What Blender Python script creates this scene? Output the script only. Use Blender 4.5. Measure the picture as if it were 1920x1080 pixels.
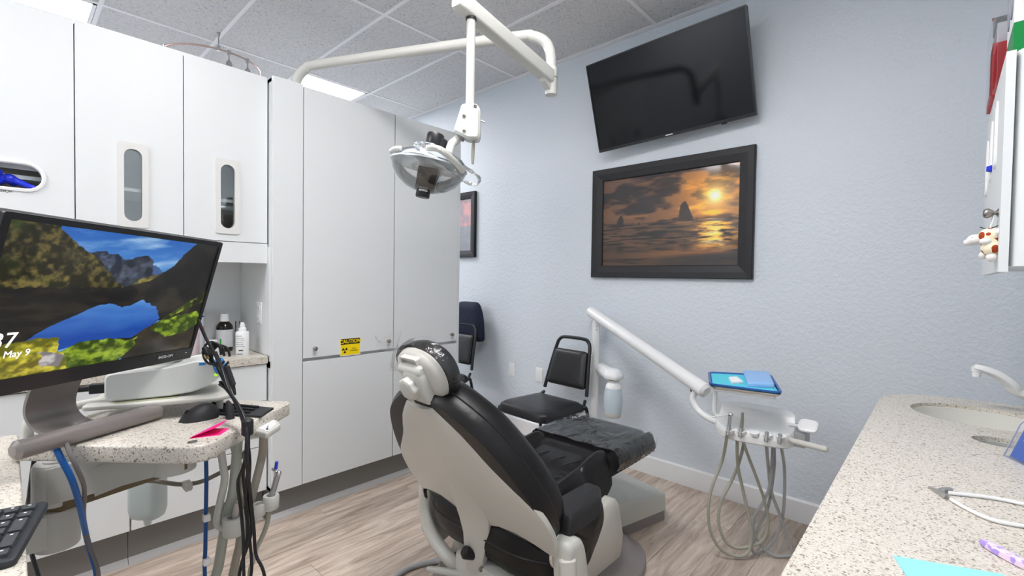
import bpy, bmesh, math, random
import numpy as np
from mathutils import Vector, Matrix
random.seed(7)
for o in list(bpy.data.objects): bpy.data.objects.remove(o)
SC = bpy.context.scene; COL = SC.collection
# ---------------------------------------------------------------- camera
CAMH = 1.285; FPX = 875.3
YAW, PIT, ROL = [math.radians(a) for a in (42.77, -1.371, 0.838)]
_c, _s = math.cos, math.sin
CF = np.array([-_s(YAW)*_c(PIT), _c(YAW)*_c(PIT), _s(PIT)]); CR = np.array([_c(YAW), _s(YAW), 0]); CU = np.cross(CR, CF)
CR, CU = _c(ROL)*CR+_s(ROL)*CU, -_s(ROL)*CR+_c(ROL)*CU
CC = np.array([0, 0, CAMH])
cd = bpy.data.cameras.new('camera'); cam = bpy.data.objects.new('camera', cd); COL.objects.link(cam)
cd.sensor_fit = 'HORIZONTAL'; cd.sensor_width = 36; cd.lens = FPX/1920*36; cd.clip_start = .02
cam.matrix_world = Matrix(((CR[0], CU[0], -CF[0], 0), (CR[1], CU[1], -CF[1], 0), (CR[2], CU[2], -CF[2], CAMH), (0, 0, 0, 1)))
SC.camera = cam
# ---------------------------------------------------------------- world, exposure
w = bpy.data.worlds.new('world'); SC.world = w; w.use_nodes = True
w.node_tree.nodes['Background'].inputs[0].default_value = (.9, .95, 1, 1); w.node_tree.nodes['Background'].inputs[1].default_value = 0
vs = SC.view_settings; vs.view_transform = 'Standard'; vs.look = 'None'; vs.gamma = 1; vs.use_curve_mapping = False
vs.exposure = 0.55
PANEL_POWER = 16.0          # emission of the ceiling light diffusers
# pixel -> place helpers
def ray(x, y): return CF+(x-960)/FPX*CR-(y-540)/FPX*CU
def at(x, y, **k):
    a, v = list(k.items())[0]; i = 'XYZ'.index(a); d = ray(x, y); return Vector(CC+(v-CC[i])/d[i]*d)
def dp(x, y, d): return Vector(CC+d*ray(x, y))
def onpl(x, y, O, n):
    d = ray(x, y); O = np.array(O); n = np.array(n); return Vector(CC+((O-CC)@n)/(d@n)*d)
# ---------------------------------------------------------------- materials
def srgb(r, g, b):
    return tuple((c/12.92 if c <= .04045 else ((c+.055)/1.055)**2.4) for c in (r/255, g/255, b/255))
MATS = {}
def M(name, col=(.8, .8, .8), rough=.5, metal=0, bump=None, spec=.5, coat=0, trans=0, emit=0, alpha=1, ior=1.45, var=0):
    m = bpy.data.materials.new(name); m.use_nodes = True; nt = m.node_tree; b = nt.nodes['Principled BSDF']
    b.inputs['Base Color'].default_value = (*col, 1); b.inputs['Roughness'].default_value = rough; b.inputs['Metallic'].default_value = metal
    b.inputs['Specular IOR Level'].default_value = spec; b.inputs['Coat Weight'].default_value = coat; b.inputs['Transmission Weight'].default_value = trans
    b.inputs['IOR'].default_value = ior; b.inputs['Alpha'].default_value = alpha
    if emit: b.inputs['Emission Color'].default_value = (*col, 1); b.inputs['Emission Strength'].default_value = emit
    if bump or var: tc = nt.nodes.new('ShaderNodeTexCoord')
    if bump:
        sc, st = bump[0], bump[1]
        n = nt.nodes.new('ShaderNodeTexNoise'); n.inputs['Scale'].default_value = sc; n.inputs['Detail'].default_value = bump[2] if len(bump) > 2 else 3
        bp = nt.nodes.new('ShaderNodeBump'); bp.inputs['Strength'].default_value = st; bp.inputs['Distance'].default_value = .01
        nt.links.new(tc.outputs['Object'], n.inputs['Vector']); nt.links.new(n.outputs['Fac'], bp.inputs['Height']); nt.links.new(bp.outputs[0], b.inputs['Normal'])
    if var:
        n = nt.nodes.new('ShaderNodeTexNoise'); n.inputs['Scale'].default_value = 4; n.inputs['Detail'].default_value = 5
        mx = nt.nodes.new('ShaderNodeMix'); mx.data_type = 'RGBA'
        mx.inputs['A'].default_value = (*[c*(1-var) for c in col], 1); mx.inputs['B'].default_value = (*[min(1, c*(1+var)) for c in col], 1)
        nt.links.new(tc.outputs['Object'], n.inputs['Vector']); nt.links.new(n.outputs['Fac'], mx.inputs['Factor']); nt.links.new(mx.outputs['Result'], b.inputs['Base Color'])
    MATS[name] = m; return m
def nodes(name):
    m = bpy.data.materials.new(name); m.use_nodes = True; nt = m.node_tree; MATS[name] = m
    return m, nt, nt.nodes['Principled BSDF']
def ramp(nt, stops, const=False):
    r = nt.nodes.new('ShaderNodeValToRGB'); cr = r.color_ramp
    if const: cr.interpolation = 'CONSTANT'
    cr.elements[0].position = stops[0][0]; cr.elements[0].color = (*stops[0][1], 1)
    cr.elements[1].position = stops[1][0]; cr.elements[1].color = (*stops[1][1], 1)
    for p, c in stops[2:]:
        e = cr.elements.new(p); e.color = (*c, 1)
    return r
def granite(name, tone, warm=(1, 1, 1)):
    m, nt, b = nodes(name); L = nt.links.new
    tc = nt.nodes.new('ShaderNodeTexCoord'); v = nt.nodes.new('ShaderNodeTexVoronoi'); v.inputs['Scale'].default_value = 430
    v2 = nt.nodes.new('ShaderNodeTexVoronoi'); v2.inputs['Scale'].default_value = 230
    L(tc.outputs['Object'], v.inputs['Vector']); L(tc.outputs['Object'], v2.inputs['Vector'])
    s1 = nt.nodes.new('ShaderNodeSeparateColor'); L(v.outputs['Color'], s1.inputs[0])
    s2 = nt.nodes.new('ShaderNodeSeparateColor'); L(v2.outputs['Color'], s2.inputs[0])
    t = tone
    r1 = ramp(nt, [(0, (.16*t, .145*t, .13*t)), (.03, (.42*t, .37*t, .31*t)), (.09, (.62*t, .59*t, .54*t)), (.25, (.70*t, .675*t, .62*t)), (.6, (.745*t, .72*t, .665*t)), (.85, (.8*t, .78*t, .73*t))], True)
    r2 = ramp(nt, [(0, (.42, .38, .34)), (.025, (.8, .74, .66)), (.07, (1, 1, 1)), (1, (1, 1, 1))], True)
    L(s1.outputs[0], r1.inputs[0]); L(s2.outputs[1], r2.inputs[0])
    mx = nt.nodes.new('ShaderNodeMix'); mx.data_type = 'RGBA'; mx.blend_type = 'MULTIPLY'; mx.inputs['Factor'].default_value = 1
    L(r1.outputs[0], mx.inputs['A']); L(r2.outputs[0], mx.inputs['B'])
    m2 = nt.nodes.new('ShaderNodeMix'); m2.data_type = 'RGBA'; m2.blend_type = 'MULTIPLY'; m2.inputs['Factor'].default_value = 1; m2.inputs['B'].default_value = (*warm, 1)
    L(mx.outputs['Result'], m2.inputs['A']); L(m2.outputs['Result'], b.inputs['Base Color'])
    b.inputs['Roughness'].default_value = .32
    return m
GRANITE = granite('speckled_quartz', .92, (1, .975, .93))
GRANITE_TAN = GRANITE      # one stone throughout
def plankmat():
    m, nt, b = nodes('vinyl_plank'); L = nt.links.new
    tc = nt.nodes.new('ShaderNodeTexCoord'); oi = nt.nodes.new('ShaderNodeObjectInfo')
    mp = nt.nodes.new('ShaderNodeMapping'); mp.inputs['Scale'].default_value = (13, 1.5, 4); L(tc.outputs['Object'], mp.inputs['Vector'])
    ad = nt.nodes.new('ShaderNodeVectorMath'); L(mp.outputs[0], ad.inputs[0])
    cx = nt.nodes.new('ShaderNodeCombineXYZ'); mu = nt.nodes.new('ShaderNodeMath'); mu.operation = 'MULTIPLY'; mu.inputs[1].default_value = 37
    L(oi.outputs['Random'], mu.inputs[0]); L(mu.outputs[0], cx.inputs[0]); L(mu.outputs[0], cx.inputs[1]); L(cx.outputs[0], ad.inputs[1])
    n = nt.nodes.new('ShaderNodeTexNoise'); n.inputs['Scale'].default_value = 2.2; n.inputs['Detail'].default_value = 9; n.inputs['Roughness'].default_value = .62; n.inputs['Distortion'].default_value = .8
    L(ad.outputs[0], n.inputs['Vector'])
    r = ramp(nt, [(.25, srgb(138, 122, 109)), (.42, srgb(178, 161, 146)), (.56, srgb(203, 188, 173)), (.78, srgb(226, 215, 203))]); L(n.outputs['Fac'], r.inputs[0])
    hs = nt.nodes.new('ShaderNodeHueSaturation'); mr = nt.nodes.new('ShaderNodeMapRange'); mr.inputs['To Min'].default_value = .86; mr.inputs['To Max'].default_value = 1.12
    L(oi.outputs['Random'], mr.inputs[0]); L(mr.outputs[0], hs.inputs['Value']); L(r.outputs[0], hs.inputs['Color']); L(hs.outputs[0], b.inputs['Base Color'])
    b.inputs['Roughness'].default_value = .42
    bp = nt.nodes.new('ShaderNodeBump'); bp.inputs['Strength'].default_value = .12; bp.inputs['Distance'].default_value = .003; L(n.outputs['Fac'], bp.inputs['Height']); L(bp.outputs[0], b.inputs['Normal'])
    return m
PLANK = plankmat()
def tilemat():
    m, nt, b = nodes('ceiling_tile'); L = nt.links.new
    tc = nt.nodes.new('ShaderNodeTexCoord'); n = nt.nodes.new('ShaderNodeTexNoise'); n.inputs['Scale'].default_value = 75; n.inputs['Detail'].default_value = 4; n.inputs['Distortion'].default_value = 1.5
    L(tc.outputs['Object'], n.inputs['Vector'])
    r = ramp(nt, [(.30, (.40, .39, .39)), (.43, (.68, .67, .67)), (.6, (.75, .74, .74))]); L(n.outputs['Fac'], r.inputs[0]); L(r.outputs[0], b.inputs['Base Color'])
    bp = nt.nodes.new('ShaderNodeBump'); bp.inputs['Strength'].default_value = .5; bp.inputs['Distance'].default_value = .004; L(n.outputs['Fac'], bp.inputs['Height']); L(bp.outputs[0], b.inputs['Normal'])
    b.inputs['Roughness'].default_value = .95; return m
TILE = tilemat()
def wallmat(name, col):
    m, nt, b = nodes(name); L = nt.links.new
    tc = nt.nodes.new('ShaderNodeTexCoord'); n = nt.nodes.new('ShaderNodeTexNoise'); n.inputs['Scale'].default_value = 48; n.inputs['Detail'].default_value = 3; n.inputs['Distortion'].default_value = .6
    L(tc.outputs['Object'], n.inputs['Vector'])
    r = ramp(nt, [(.42, (0, 0, 0)), (.6, (1, 1, 1))]); L(n.outputs['Fac'], r.inputs[0])
    bp = nt.nodes.new('ShaderNodeBump'); bp.inputs['Strength'].default_value = .22; bp.inputs['Distance'].default_value = .006; L(r.outputs[0], bp.inputs['Height']); L(bp.outputs[0], b.inputs['Normal'])
    b.inputs['Base Color'].default_value = (*col, 1); b.inputs['Roughness'].default_value = .5; return m
WALL = wallmat('orange_peel_paint', (.66, .715, .765))
WALLB = WALL
CAB = M('white_laminate', (.75, .775, .775), .4)
CABIN = M('cabinet_inside', (.66, .65, .62), .6)
NICHE = CAB
KICK = M('grey_vinyl_kick', (.20, .195, .185), .5)
TRIM = M('white_trim', (.80, .81, .82), .4)
GRID = M('white_grid', (.88, .87, .88), .45)
BLACKP = M('black_plastic', (.012, .012, .014), .35)
BLACKM = M('black_matte', (.02, .02, .022), .55)
LEATHER = M('black_leather', (.009, .0085, .009), .36, bump=(40, .12, 6), spec=.38)
VINYL = M('black_vinyl', (.016, .016, .018), .38, bump=(30, .06))
IVORY = M('ivory_plastic', (.60, .59, .535), .32)
IVORYL = M('pale_ivory_plastic', (.60, .60, .55), .28)
TAUPE = M('taupe_plastic', (.26, .235, .225), .45)
WHITE = M('white_plastic', (.83, .84, .84), .25)
CHROME = M('chrome', (.75, .75, .75), .12, 1)
NICKEL = M('satin_nickel', (.36, .34, .32), .35, 1)
STEEL = M('brushed_steel', (.5, .5, .5), .3, 1)
GREYHOSE = M('grey_hose', (.42, .43, .43), .4)
OLIVEHOSE = M('olive_hose', (.40, .40, .33), .4)
TANHOSE = M('tan_hose', (.36, .33, .27), .45)
BLUEC = M('blue_cable', (.01, .12, .42), .4)
GLASS = M('clear_glass', (.92, .95, .95), .03, trans=1, ior=1.02, spec=.6)
DARKGLASS = M('tv_glass', (.004, .005, .007), .09, spec=.35)
def filmmat(name, lo, hi, rough, bs, bstr, col=(.92, .94, .95)):
    m, nt, b = nodes(name); L = nt.links.new
    nt.nodes.remove(b); out = nt.nodes['Material Output']
    tr = nt.nodes.new('ShaderNodeBsdfTransparent'); gl = nt.nodes.new('ShaderNodeBsdfGlossy'); gl.inputs['Roughness'].default_value = rough; gl.inputs['Color'].default_value = (*col, 1)
    fr = nt.nodes.new('ShaderNodeFresnel'); fr.inputs['IOR'].default_value = 1.5
    mr = nt.nodes.new('ShaderNodeMapRange'); mr.inputs['To Min'].default_value = lo; mr.inputs['To Max'].default_value = hi
    tc = nt.nodes.new('ShaderNodeTexCoord'); mp = nt.nodes.new('ShaderNodeMapping'); mp.inputs['Scale'].default_value = bs
    n = nt.nodes.new('ShaderNodeTexNoise'); n.inputs['Scale'].default_value = 1; n.inputs['Detail'].default_value = 3; n.inputs['Distortion'].default_value = 1.2
    bp = nt.nodes.new('ShaderNodeBump'); bp.inputs['Strength'].default_value = bstr; bp.inputs['Distance'].default_value = .02
    L(tc.outputs['Object'], mp.inputs['Vector']); L(mp.outputs[0], n.inputs['Vector']); L(n.outputs['Fac'], bp.inputs['Height'])
    L(bp.outputs[0], gl.inputs['Normal']); L(bp.outputs[0], fr.inputs['Normal']); L(fr.outputs[0], mr.inputs['Value'])
    mx = nt.nodes.new('ShaderNodeMixShader'); L(mr.outputs[0], mx.inputs[0]); L(tr.outputs[0], mx.inputs[1]); L(gl.outputs[0], mx.inputs[2]); L(mx.outputs[0], out.inputs['Surface'])
    return m
FILM = filmmat('clear_plastic_film', .03, 1.0, .07, (13, 5, 13), .55)
BAG = filmmat('clear_plastic_bag', .02, .9, .1, (35, 35, 35), .35)
BOWL = filmmat('clear_lamp_shield', .10, .9, .06, (3, 3, 3), .1)
ACRYL = filmmat('clear_acrylic', .10, 1.0, .03, (2, 2, 2), .03)
# ---------------------------------------------------------------- mesh helpers (all take world coordinates)
def V(*a): return Vector(a)
def root(name, label, cat, loc, group=None):
    o = bpy.data.objects.new(name, None); COL.objects.link(o); o.location = loc; o.empty_display_size = .05
    o['label'] = label; o['category'] = cat
    if group: o['group'] = group
    bpy.context.view_layer.update()
    return o
def base(o):
    v = Vector((0, 0, 0))
    while o: v += o.location; o = o.parent
    return v
def mesh(name, vf, mat, parent=None, smooth=True, angle=40):
    vs_, fs = vf; off = base(parent) if parent else Vector((0, 0, 0))
    me = bpy.data.meshes.new(name); me.from_pydata([tuple(Vector(v)-off) for v in vs_], [], fs); me.update()
    bm = bmesh.new(); bm.from_mesh(me); bmesh.ops.recalc_face_normals(bm, faces=bm.faces)
    if smooth:
        for f in bm.faces: f.smooth = True
        for e in bm.edges:
            if len(e.link_faces) == 2 and e.calc_face_angle(0) > math.radians(angle): e.smooth = False
    bm.to_mesh(me); bm.free()
    me.materials.append(mat)
    o = bpy.data.objects.new(name, me); COL.objects.link(o); o.parent = parent
    return o
def tag(o, label, cat, group=None):
    o['label'] = label; o['category'] = cat
    if group: o['group'] = group
    return o
def single(name, vf, mat, label, cat, group=None, **k):
    """one-mesh thing: origin at the middle of its underside"""
    P = [Vector(v) for v in vf[0]]
    c = Vector(((min(p.x for p in P)+max(p.x for p in P))/2, (min(p.y for p in P)+max(p.y for p in P))/2, min(p.z for p in P)))
    o = mesh(name, ([p-c for p in P], vf[1]), mat, None, **k); o.location = c
    return tag(o, label, cat, group)
def struct(name, vf, mat, **k):
    o = mesh(name, vf, mat, None, **k); o['kind'] = 'structure'; return o
def join(*vfs):
    vv, ff = [], []
    for a, b in vfs:
        n = len(vv); vv += [Vector(x) for x in a]; ff += [tuple(i+n for i in f) for f in b]
    return vv, ff
def frm(O, r, u=None, n=None):
    return Vector(O), Vector(r).normalized(), Vector(u).normalized(), Vector(n).normalized()
IDF = (V(0, 0, 0), V(1, 0, 0), V(0, 1, 0), V(0, 0, 1))
def loc3(F, a, b, c): return F[0]+F[1]*a+F[2]*b+F[3]*c
def box(lo, hi, bev=0, F=IDF, seg=2):
    bm = bmesh.new(); bmesh.ops.create_cube(bm, size=1)
    for v in bm.verts:
        v.co = V(*[lo[i]+(v.co[i]+.5)*(hi[i]-lo[i]) for i in range(3)])
    if bev: bmesh.ops.bevel(bm, geom=bm.edges[:], offset=min(bev, .49*min(hi[i]-lo[i] for i in range(3))), segments=seg, affect='EDGES', profile=.5)
    bm.verts.ensure_lookup_table(); r = [loc3(F, *v.co) for v in bm.verts], [tuple(v.index for v in f.verts) for f in bm.faces]; bm.free(); return r
def catmull(P, res=6):
    P = [Vector(p) for p in P]; out = []
    for i in range(len(P)-1):
        p0, p1, p2, p3 = P[max(i-1, 0)], P[i], P[i+1], P[min(i+2, len(P)-1)]
        for k in range(res):
            t = k/res; out.append(.5*((2*p1)+(p2-p0)*t+(2*p0-5*p1+4*p2-p3)*t*t+(3*p1-p0-3*p2+p3)*t**3))
    out.append(P[-1]); return out
def loft(rings, caps=True, closed=True, fan=False):
    n = len(rings[0]); vv = [Vector(p) for r in rings for p in r]; ff = []
    for i in range(len(rings)-1):
        for j in range(n if closed else n-1):
            k = (j+1) % n; ff.append((i*n+j, i*n+k, (i+1)*n+k, (i+1)*n+j))
    if caps and fan:
        for i, fl in ((0, 1), (len(rings)-1, 0)):
            c = sum(vv[i*n:(i+1)*n], Vector((0, 0, 0)))/n; vv.append(c); k = len(vv)-1
            ff += [(i*n+j, k, i*n+(j+1) % n) if fl else (i*n+(j+1) % n, k, i*n+j) for j in range(n)]
    elif caps:
        ff.append(tuple(range(n))[::-1]); ff.append(tuple(range((len(rings)-1)*n, len(rings)*n)))
    return vv, ff
def tube(P, r, n=10, res=6, smooth=True, sq=None, roundcap=True):
    P = catmull(P, res) if smooth and len(P) > 2 else [Vector(p) for p in P]
    P = [p for i, p in enumerate(P) if i == 0 or (p-P[i-1]).length > 1e-5]
    rr = r if callable(r) else (lambda t: r)
    T = [(P[min(i+1, len(P)-1)]-P[max(i-1, 0)]).normalized() for i in range(len(P))]
    nrm = T[0].orthogonal().normalized() if abs(T[0].z) > .9 else T[0].cross(V(0, 0, 1)).normalized()
    rings = []; L = len(P)-1
    def ring(p, t, nr, rad):
        b = t.cross(nr)
        if sq: return [p+nr*(x*sq[0])*rad+b*(y*sq[1])*rad for x, y in ((math.copysign(abs(_c(a))**.5, _c(a)), math.copysign(abs(_s(a))**.5, _s(a))) for a in [2*math.pi*k/n for k in range(n)])]
        return [p+(nr*_c(2*math.pi*k/n)+b*_s(2*math.pi*k/n))*rad for k in range(n)]
    for i, p in enumerate(P):
        if i:
            q = T[i-1].rotation_difference(T[i]); nrm = (q @ nrm); nrm = (nrm-T[i]*nrm.dot(T[i])).normalized()
        rad = rr(i/L)
        if i == 0 and roundcap: rings.append(ring(p-T[0]*rad*.35, T[0], nrm, rad*.6))
        rings.append(ring(p, T[i], nrm, rad))
        if i == L and roundcap: rings.append(ring(p+T[i]*rad*.35, T[i], nrm, rad*.6))
    return loft(rings)
def lathe(prof, O=(0, 0, 0), axis=(0, 0, 1), n=24, sx=1, sy=1, xdir=None):
    ax = Vector(axis).normalized(); a = (Vector(xdir) if xdir else (V(1, 0, 0) if abs(ax.x) < .9 else V(0, 1, 0))); a = (a-ax*a.dot(ax)).normalized(); b = ax.cross(a)
    rings = [[Vector(O)+ax*h+a*(_c(2*math.pi*k/n)*r*sx)+b*(_s(2*math.pi*k/n)*r*sy) for k in range(n)] for r, h in [(max(r, 1e-4), h) for r, h in prof]]
    return loft(rings)
def inset(poly, d):
    n = len(poly); A = sum(poly[i][0]*poly[(i+1) % n][1]-poly[(i+1) % n][0]*poly[i][1] for i in range(n)); s = 1 if A > 0 else -1; out = []
    for i in range(n):
        p, q, r = poly[i-1], poly[i], poly[(i+1) % n]
        e1 = Vector((q[0]-p[0], q[1]-p[1])); e2 = Vector((r[0]-q[0], r[1]-q[1]))
        n1 = Vector((-e1.y, e1.x)); n2 = Vector((-e2.y, e2.x))
        if n1.length: n1.normalize()
        if n2.length: n2.normalize()
        m = n1+n2
        if m.length < 1e-6: m = n1
        m.normalize(); c = max(.5, m.dot(n1)); out.append((q[0]+m.x*d*s/c, q[1]+m.y*d*s/c))
    return out
def pillow(poly, prof, F=IDF, dome=None):
    """closed outline swept through (inset, height) pairs in frame F"""
    rings = []; n = len(poly); cx = sum(p[0] for p in poly)/n; cy = sum(p[1] for p in poly)/n
    for ins, h in prof:
        if ins > .012:
            q = [(cx+(x-cx)*max(.05, 1-ins/max(1e-6, math.hypot(x-cx, y-cy))), cy+(y-cy)*max(.05, 1-ins/max(1e-6, math.hypot(x-cx, y-cy)))) for x, y in poly]
        else: q = inset(poly, ins) if ins else poly
        rings.append([loc3(F, x, y, h+(dome(x, y) if dome else 0)) for x, y in q])
    return loft(rings, fan=True)
def slab(poly, z0, z1, F=IDF, bev=0, seg=3):
    if not bev: return pillow(poly, [(0, z0), (0, z1)], F)
    pr = [(bev*(1-_s(k/seg*math.pi/2)), z0+bev*(1-_c(k/seg*math.pi/2))) for k in range(seg+1)]
    return pillow(poly, pr+[(i, z0+z1-z) for i, z in pr[::-1]], F)
def rrect(x0, x1, y0, y1, r, seg=5):
    out = []
    for cx, cy, a0 in ((x1-r, y1-r, 0), (x0+r, y1-r, 90), (x0+r, y0+r, 180), (x1-r, y0+r, 270)):
        for k in range(seg+1):
            a = math.radians(a0+90*k/seg); out.append((cx+r*_c(a), cy+r*_s(a)))
    return out
def rpoly(pts, r, seg=4):
    out = []; n = len(pts)
    for i in range(n):
        p, q, s_ = Vector(pts[i-1]), Vector(pts[i]), Vector(pts[(i+1) % n])
        rr = r[i] if isinstance(r, (list, tuple)) else r
        a = q+(p-q).normalized()*min(rr, .45*(p-q).length); b = q+(s_-q).normalized()*min(rr, .45*(s_-q).length)
        for k in range(seg+1):
            t = k/seg; v = a*(1-t)**2+q*2*t*(1-t)+b*t*t; out.append((v.x, v.y))
    return out
def sphere(c, r, n=16, m=10):
    r = r if isinstance(r, (tuple, list)) else (r, r, r); c = Vector(c)
    return loft([[c+V(r[0]*_s(t)*_c(2*math.pi*k/n), r[1]*_s(t)*_s(2*math.pi*k/n), r[2]*_c(t)) for k in range(n)] for t in [max(.02, min(math.pi-.02, math.pi*j/m)) for j in range(m+1)]])
def holed(outer, holes, z0, z1):
    """flat slab with real openings"""
    bm = bmesh.new(); es = []; loops = []
    for lp in [outer]+holes:
        vs_ = [bm.verts.new((x, y, z1)) for x, y in lp]; loops.append(vs_)
        es += [bm.edges.new((vs_[i], vs_[(i+1) % len(vs_)])) for i in range(len(vs_))]
    bmesh.ops.triangle_fill(bm, use_beauty=True, use_dissolve=False, edges=es)
    bm.verts.ensure_lookup_table(); bm.verts.index_update(); n = len(bm.verts)
    vv = [v.co.copy() for v in bm.verts]; ff = [tuple(v.index for v in f.verts) for f in bm.faces]
    vv2 = vv+[V(v.x, v.y, z0) for v in vv]; ff2 = ff+[tuple(i+n for i in f[::-1]) for f in ff]
    for lp in loops:
        for i in range(len(lp)):
            a, b = lp[i].index, lp[(i+1) % len(lp)].index; ff2.append((a, b, b+n, a+n))
    bm.free(); return vv2, ff2
def remap(vf, F): return [loc3(F, *v) for v in vf[0]], vf[1]
def text(s, size, F, mat, parent, name='lettering', align='CENTER', depth=.0004, bold=0):
    cu = bpy.data.curves.new('txt', 'FONT'); cu.body = s; cu.size = size; cu.align_x = align; cu.align_y = 'CENTER'; cu.extrude = depth; cu.offset = bold
    ob = bpy.data.objects.new('txt', cu); COL.objects.link(ob); bpy.context.view_layer.update()
    me = bpy.data.meshes.new_from_object(ob.evaluated_get(bpy.context.evaluated_depsgraph_get()))
    vf = ([loc3(F, *v.co) for v in me.vertices], [tuple(p.vertices) for p in me.polygons])
    bpy.data.objects.remove(ob); bpy.data.curves.remove(cu); bpy.data.meshes.remove(me)
    return mesh(name, vf, mat, parent, smooth=False)
# painted (printed) surfaces: colours per vertex on a fine grid
def vnoise(x, y, seed=0):
    xi = np.floor(x).astype(int); yi = np.floor(y).astype(int); fx = x-xi; fy = y-yi; fx = fx*fx*(3-2*fx); fy = fy*fy*(3-2*fy)
    def h(a, b):
        n = (a*374761393+b*668265263+seed*974634777) & 0x7fffffff; n = ((n ^ (n >> 13))*1274126177) & 0x7fffffff; return ((n ^ (n >> 16)) & 0xffff)/65535
    return (h(xi, yi)*(1-fx)+h(xi+1, yi)*fx)*(1-fy)+(h(xi, yi+1)*(1-fx)+h(xi+1, yi+1)*fx)*fy
def fbm(x, y, o=5, seed=0):
    s = 0; a = .5
    for i in range(o): s = s+a*vnoise(x*2**i, y*2**i, seed+i); a *= .5
    return s
def inpoly(U_, V_, poly):
    c = np.zeros(U_.shape, bool); n = len(poly)
    for i in range(n):
        (x1, y1), (x2, y2) = poly[i], poly[(i+1) % n]
        if y1 == y2: continue
        c ^= ((y1 > V_) != (y2 > V_)) & (U_ < (x2-x1)*(V_-y1)/(y2-y1)+x1)
    return c
def printmat(name, emit=0, rough=.3):
    m, nt, b = nodes(name); a = nt.nodes.new('ShaderNodeAttribute'); a.attribute_name = 'print'
    if emit:
        b.inputs['Base Color'].default_value = (.01, .01, .01, 1); nt.links.new(a.outputs['Color'], b.inputs['Emission Color']); b.inputs['Emission Strength'].default_value = emit
    else: nt.links.new(a.outputs['Color'], b.inputs['Base Color'])
    b.inputs['Roughness'].default_value = rough; return m
def painted(name, F, w_, h_, nx, ny, fn, mat, parent):
    """F origin = lower-left corner of the print"""
    u, v = np.meshgrid(np.linspace(0, 1, nx), np.linspace(0, 1, ny)); col = np.clip(fn(u, v), 0, 1)
    lin = np.where(col <= .04045, col/12.92, ((col+.055)/1.055)**2.4)
    vv = [loc3(F, a*w_, b*h_, 0) for a, b in zip(u.ravel(), v.ravel())]
    ff = [(j*nx+i, j*nx+i+1, (j+1)*nx+i+1, (j+1)*nx+i) for j in range(ny-1) for i in range(nx-1)]
    off = base(parent) if parent else V(0, 0, 0)
    me = bpy.data.meshes.new(name); me.from_pydata([tuple(p-off) for p in vv], [], ff); me.update()
    ca = me.color_attributes.new('print', 'FLOAT_COLOR', 'POINT'); arr = np.ones((nx*ny, 4), np.float32); arr[:, :3] = lin.reshape(-1, 3); ca.data.foreach_set('color', arr.ravel())
    me.materials.append(mat); o = bpy.data.objects.new(name, me); COL.objects.link(o); o.parent = parent; return o
def mixc(a, b, t): return a*(1-t[..., None])+b*t[..., None]
def C3(*c): return np.array(c, float)/255
# ================================================================ ROOM
CEIL = 2.915; WY = 2.87; XL_ROOM = -5.3; XR = .47; YF = -1.75
GX = [-5.06, -3.84, -2.62, -1.40, -.18, XR]; GX[-1] = XR
GY = [YF, -1.43, -.82, -.21, .40, 1.01, 1.62, 2.23, 2.84, WY]
struct('wall_back', box((XL_ROOM-.1, WY, -.05), (XR+.1, WY+.12, CEIL+.1)), WALL, smooth=False)
struct('wall_right', box((XR, YF-.1, -.05), (XR+.12, WY, CEIL+.1)), WALL, smooth=False)
struct('wall_left', box((XL_ROOM-.12, YF-.1, -.05), (XL_ROOM, WY, CEIL+.1)), WALLB, smooth=False)
struct('wall_front', box((XL_ROOM, YF-.12, -.05), (XR, YF, CEIL+.1)), WALLB, smooth=False)
fl = struct('floor', box((XL_ROOM, YF, -.06), (XR, WY, -.004)), M('floor_underlay', (.10, .09, .085), .8), smooth=False)
# planks run towards the picture wall
PW, PL = .178, 1.22
pm = None
for i in range(int((XR+3.0)/PW)+1):
    x = XR-(i+1)*PW; y = YF-random.random()*PL
    while y < WY:
        y0, y1 = max(y, YF), min(y+PL, WY); y += PL
        if y1-y0 < .05: continue
        x0 = max(x, XL_ROOM)
        a = mesh('plank', box((-PW/2+.0007, -(y1-y0)/2+.0007, -.004), (PW/2-.0007, (y1-y0)/2-.0007, 0)), PLANK, None, smooth=False)
        a.parent = fl; a.location = (x0+PW/2, (y0+y1)/2, 0)
# ceiling: tiles lie in the grid openings
ce = struct('ceiling', box((XL_ROOM, YF, CEIL+.02), (XR, WY, CEIL+.08)), M('plenum', (.4, .4, .4), .9), smooth=False)
GXX = [XL_ROOM]+GX
LIGHTS = [(-5.06, 1.62), (-5.06, -.21), (-2.62, -1.43), (-1.40, .40)]
tile_me = {}
for i in range(len(GXX)-1):
    for j in range(len(GY)-1):
        x0, x1, y0, y1 = GXX[i], GXX[i+1], GY[j], GY[j+1]
        if (x0, y0) in LIGHTS: continue
        t = mesh('tile', box((-(x1-x0)/2+.008, -(y1-y0)/2+.008, 0), ((x1-x0)/2-.008, (y1-y0)/2-.008, .016)), TILE, None, smooth=False)
        t.parent = ce; t.location = ((x0+x1)/2, (y0+y1)/2, CEIL+.004)
for x in GXX[1:-1]:
    g = mesh('grid_bar', box((-.012, YF, 0), (.012, WY, .012)), GRID, None, smooth=False); g.parent = ce; g.location = (x, 0, CEIL)
for y in GY[1:-1]:
    g = mesh('grid_bar', box((XL_ROOM, -.012, 0), (XR, .012, .0125)), GRID, None, smooth=False); g.parent = ce; g.location = (0, y, CEIL-.0003)
mesh('wall_angle', box((XL_ROOM, WY-.022, CEIL-.002), (XR, WY, CEIL+.01)), GRID, ce, smooth=False)
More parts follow.
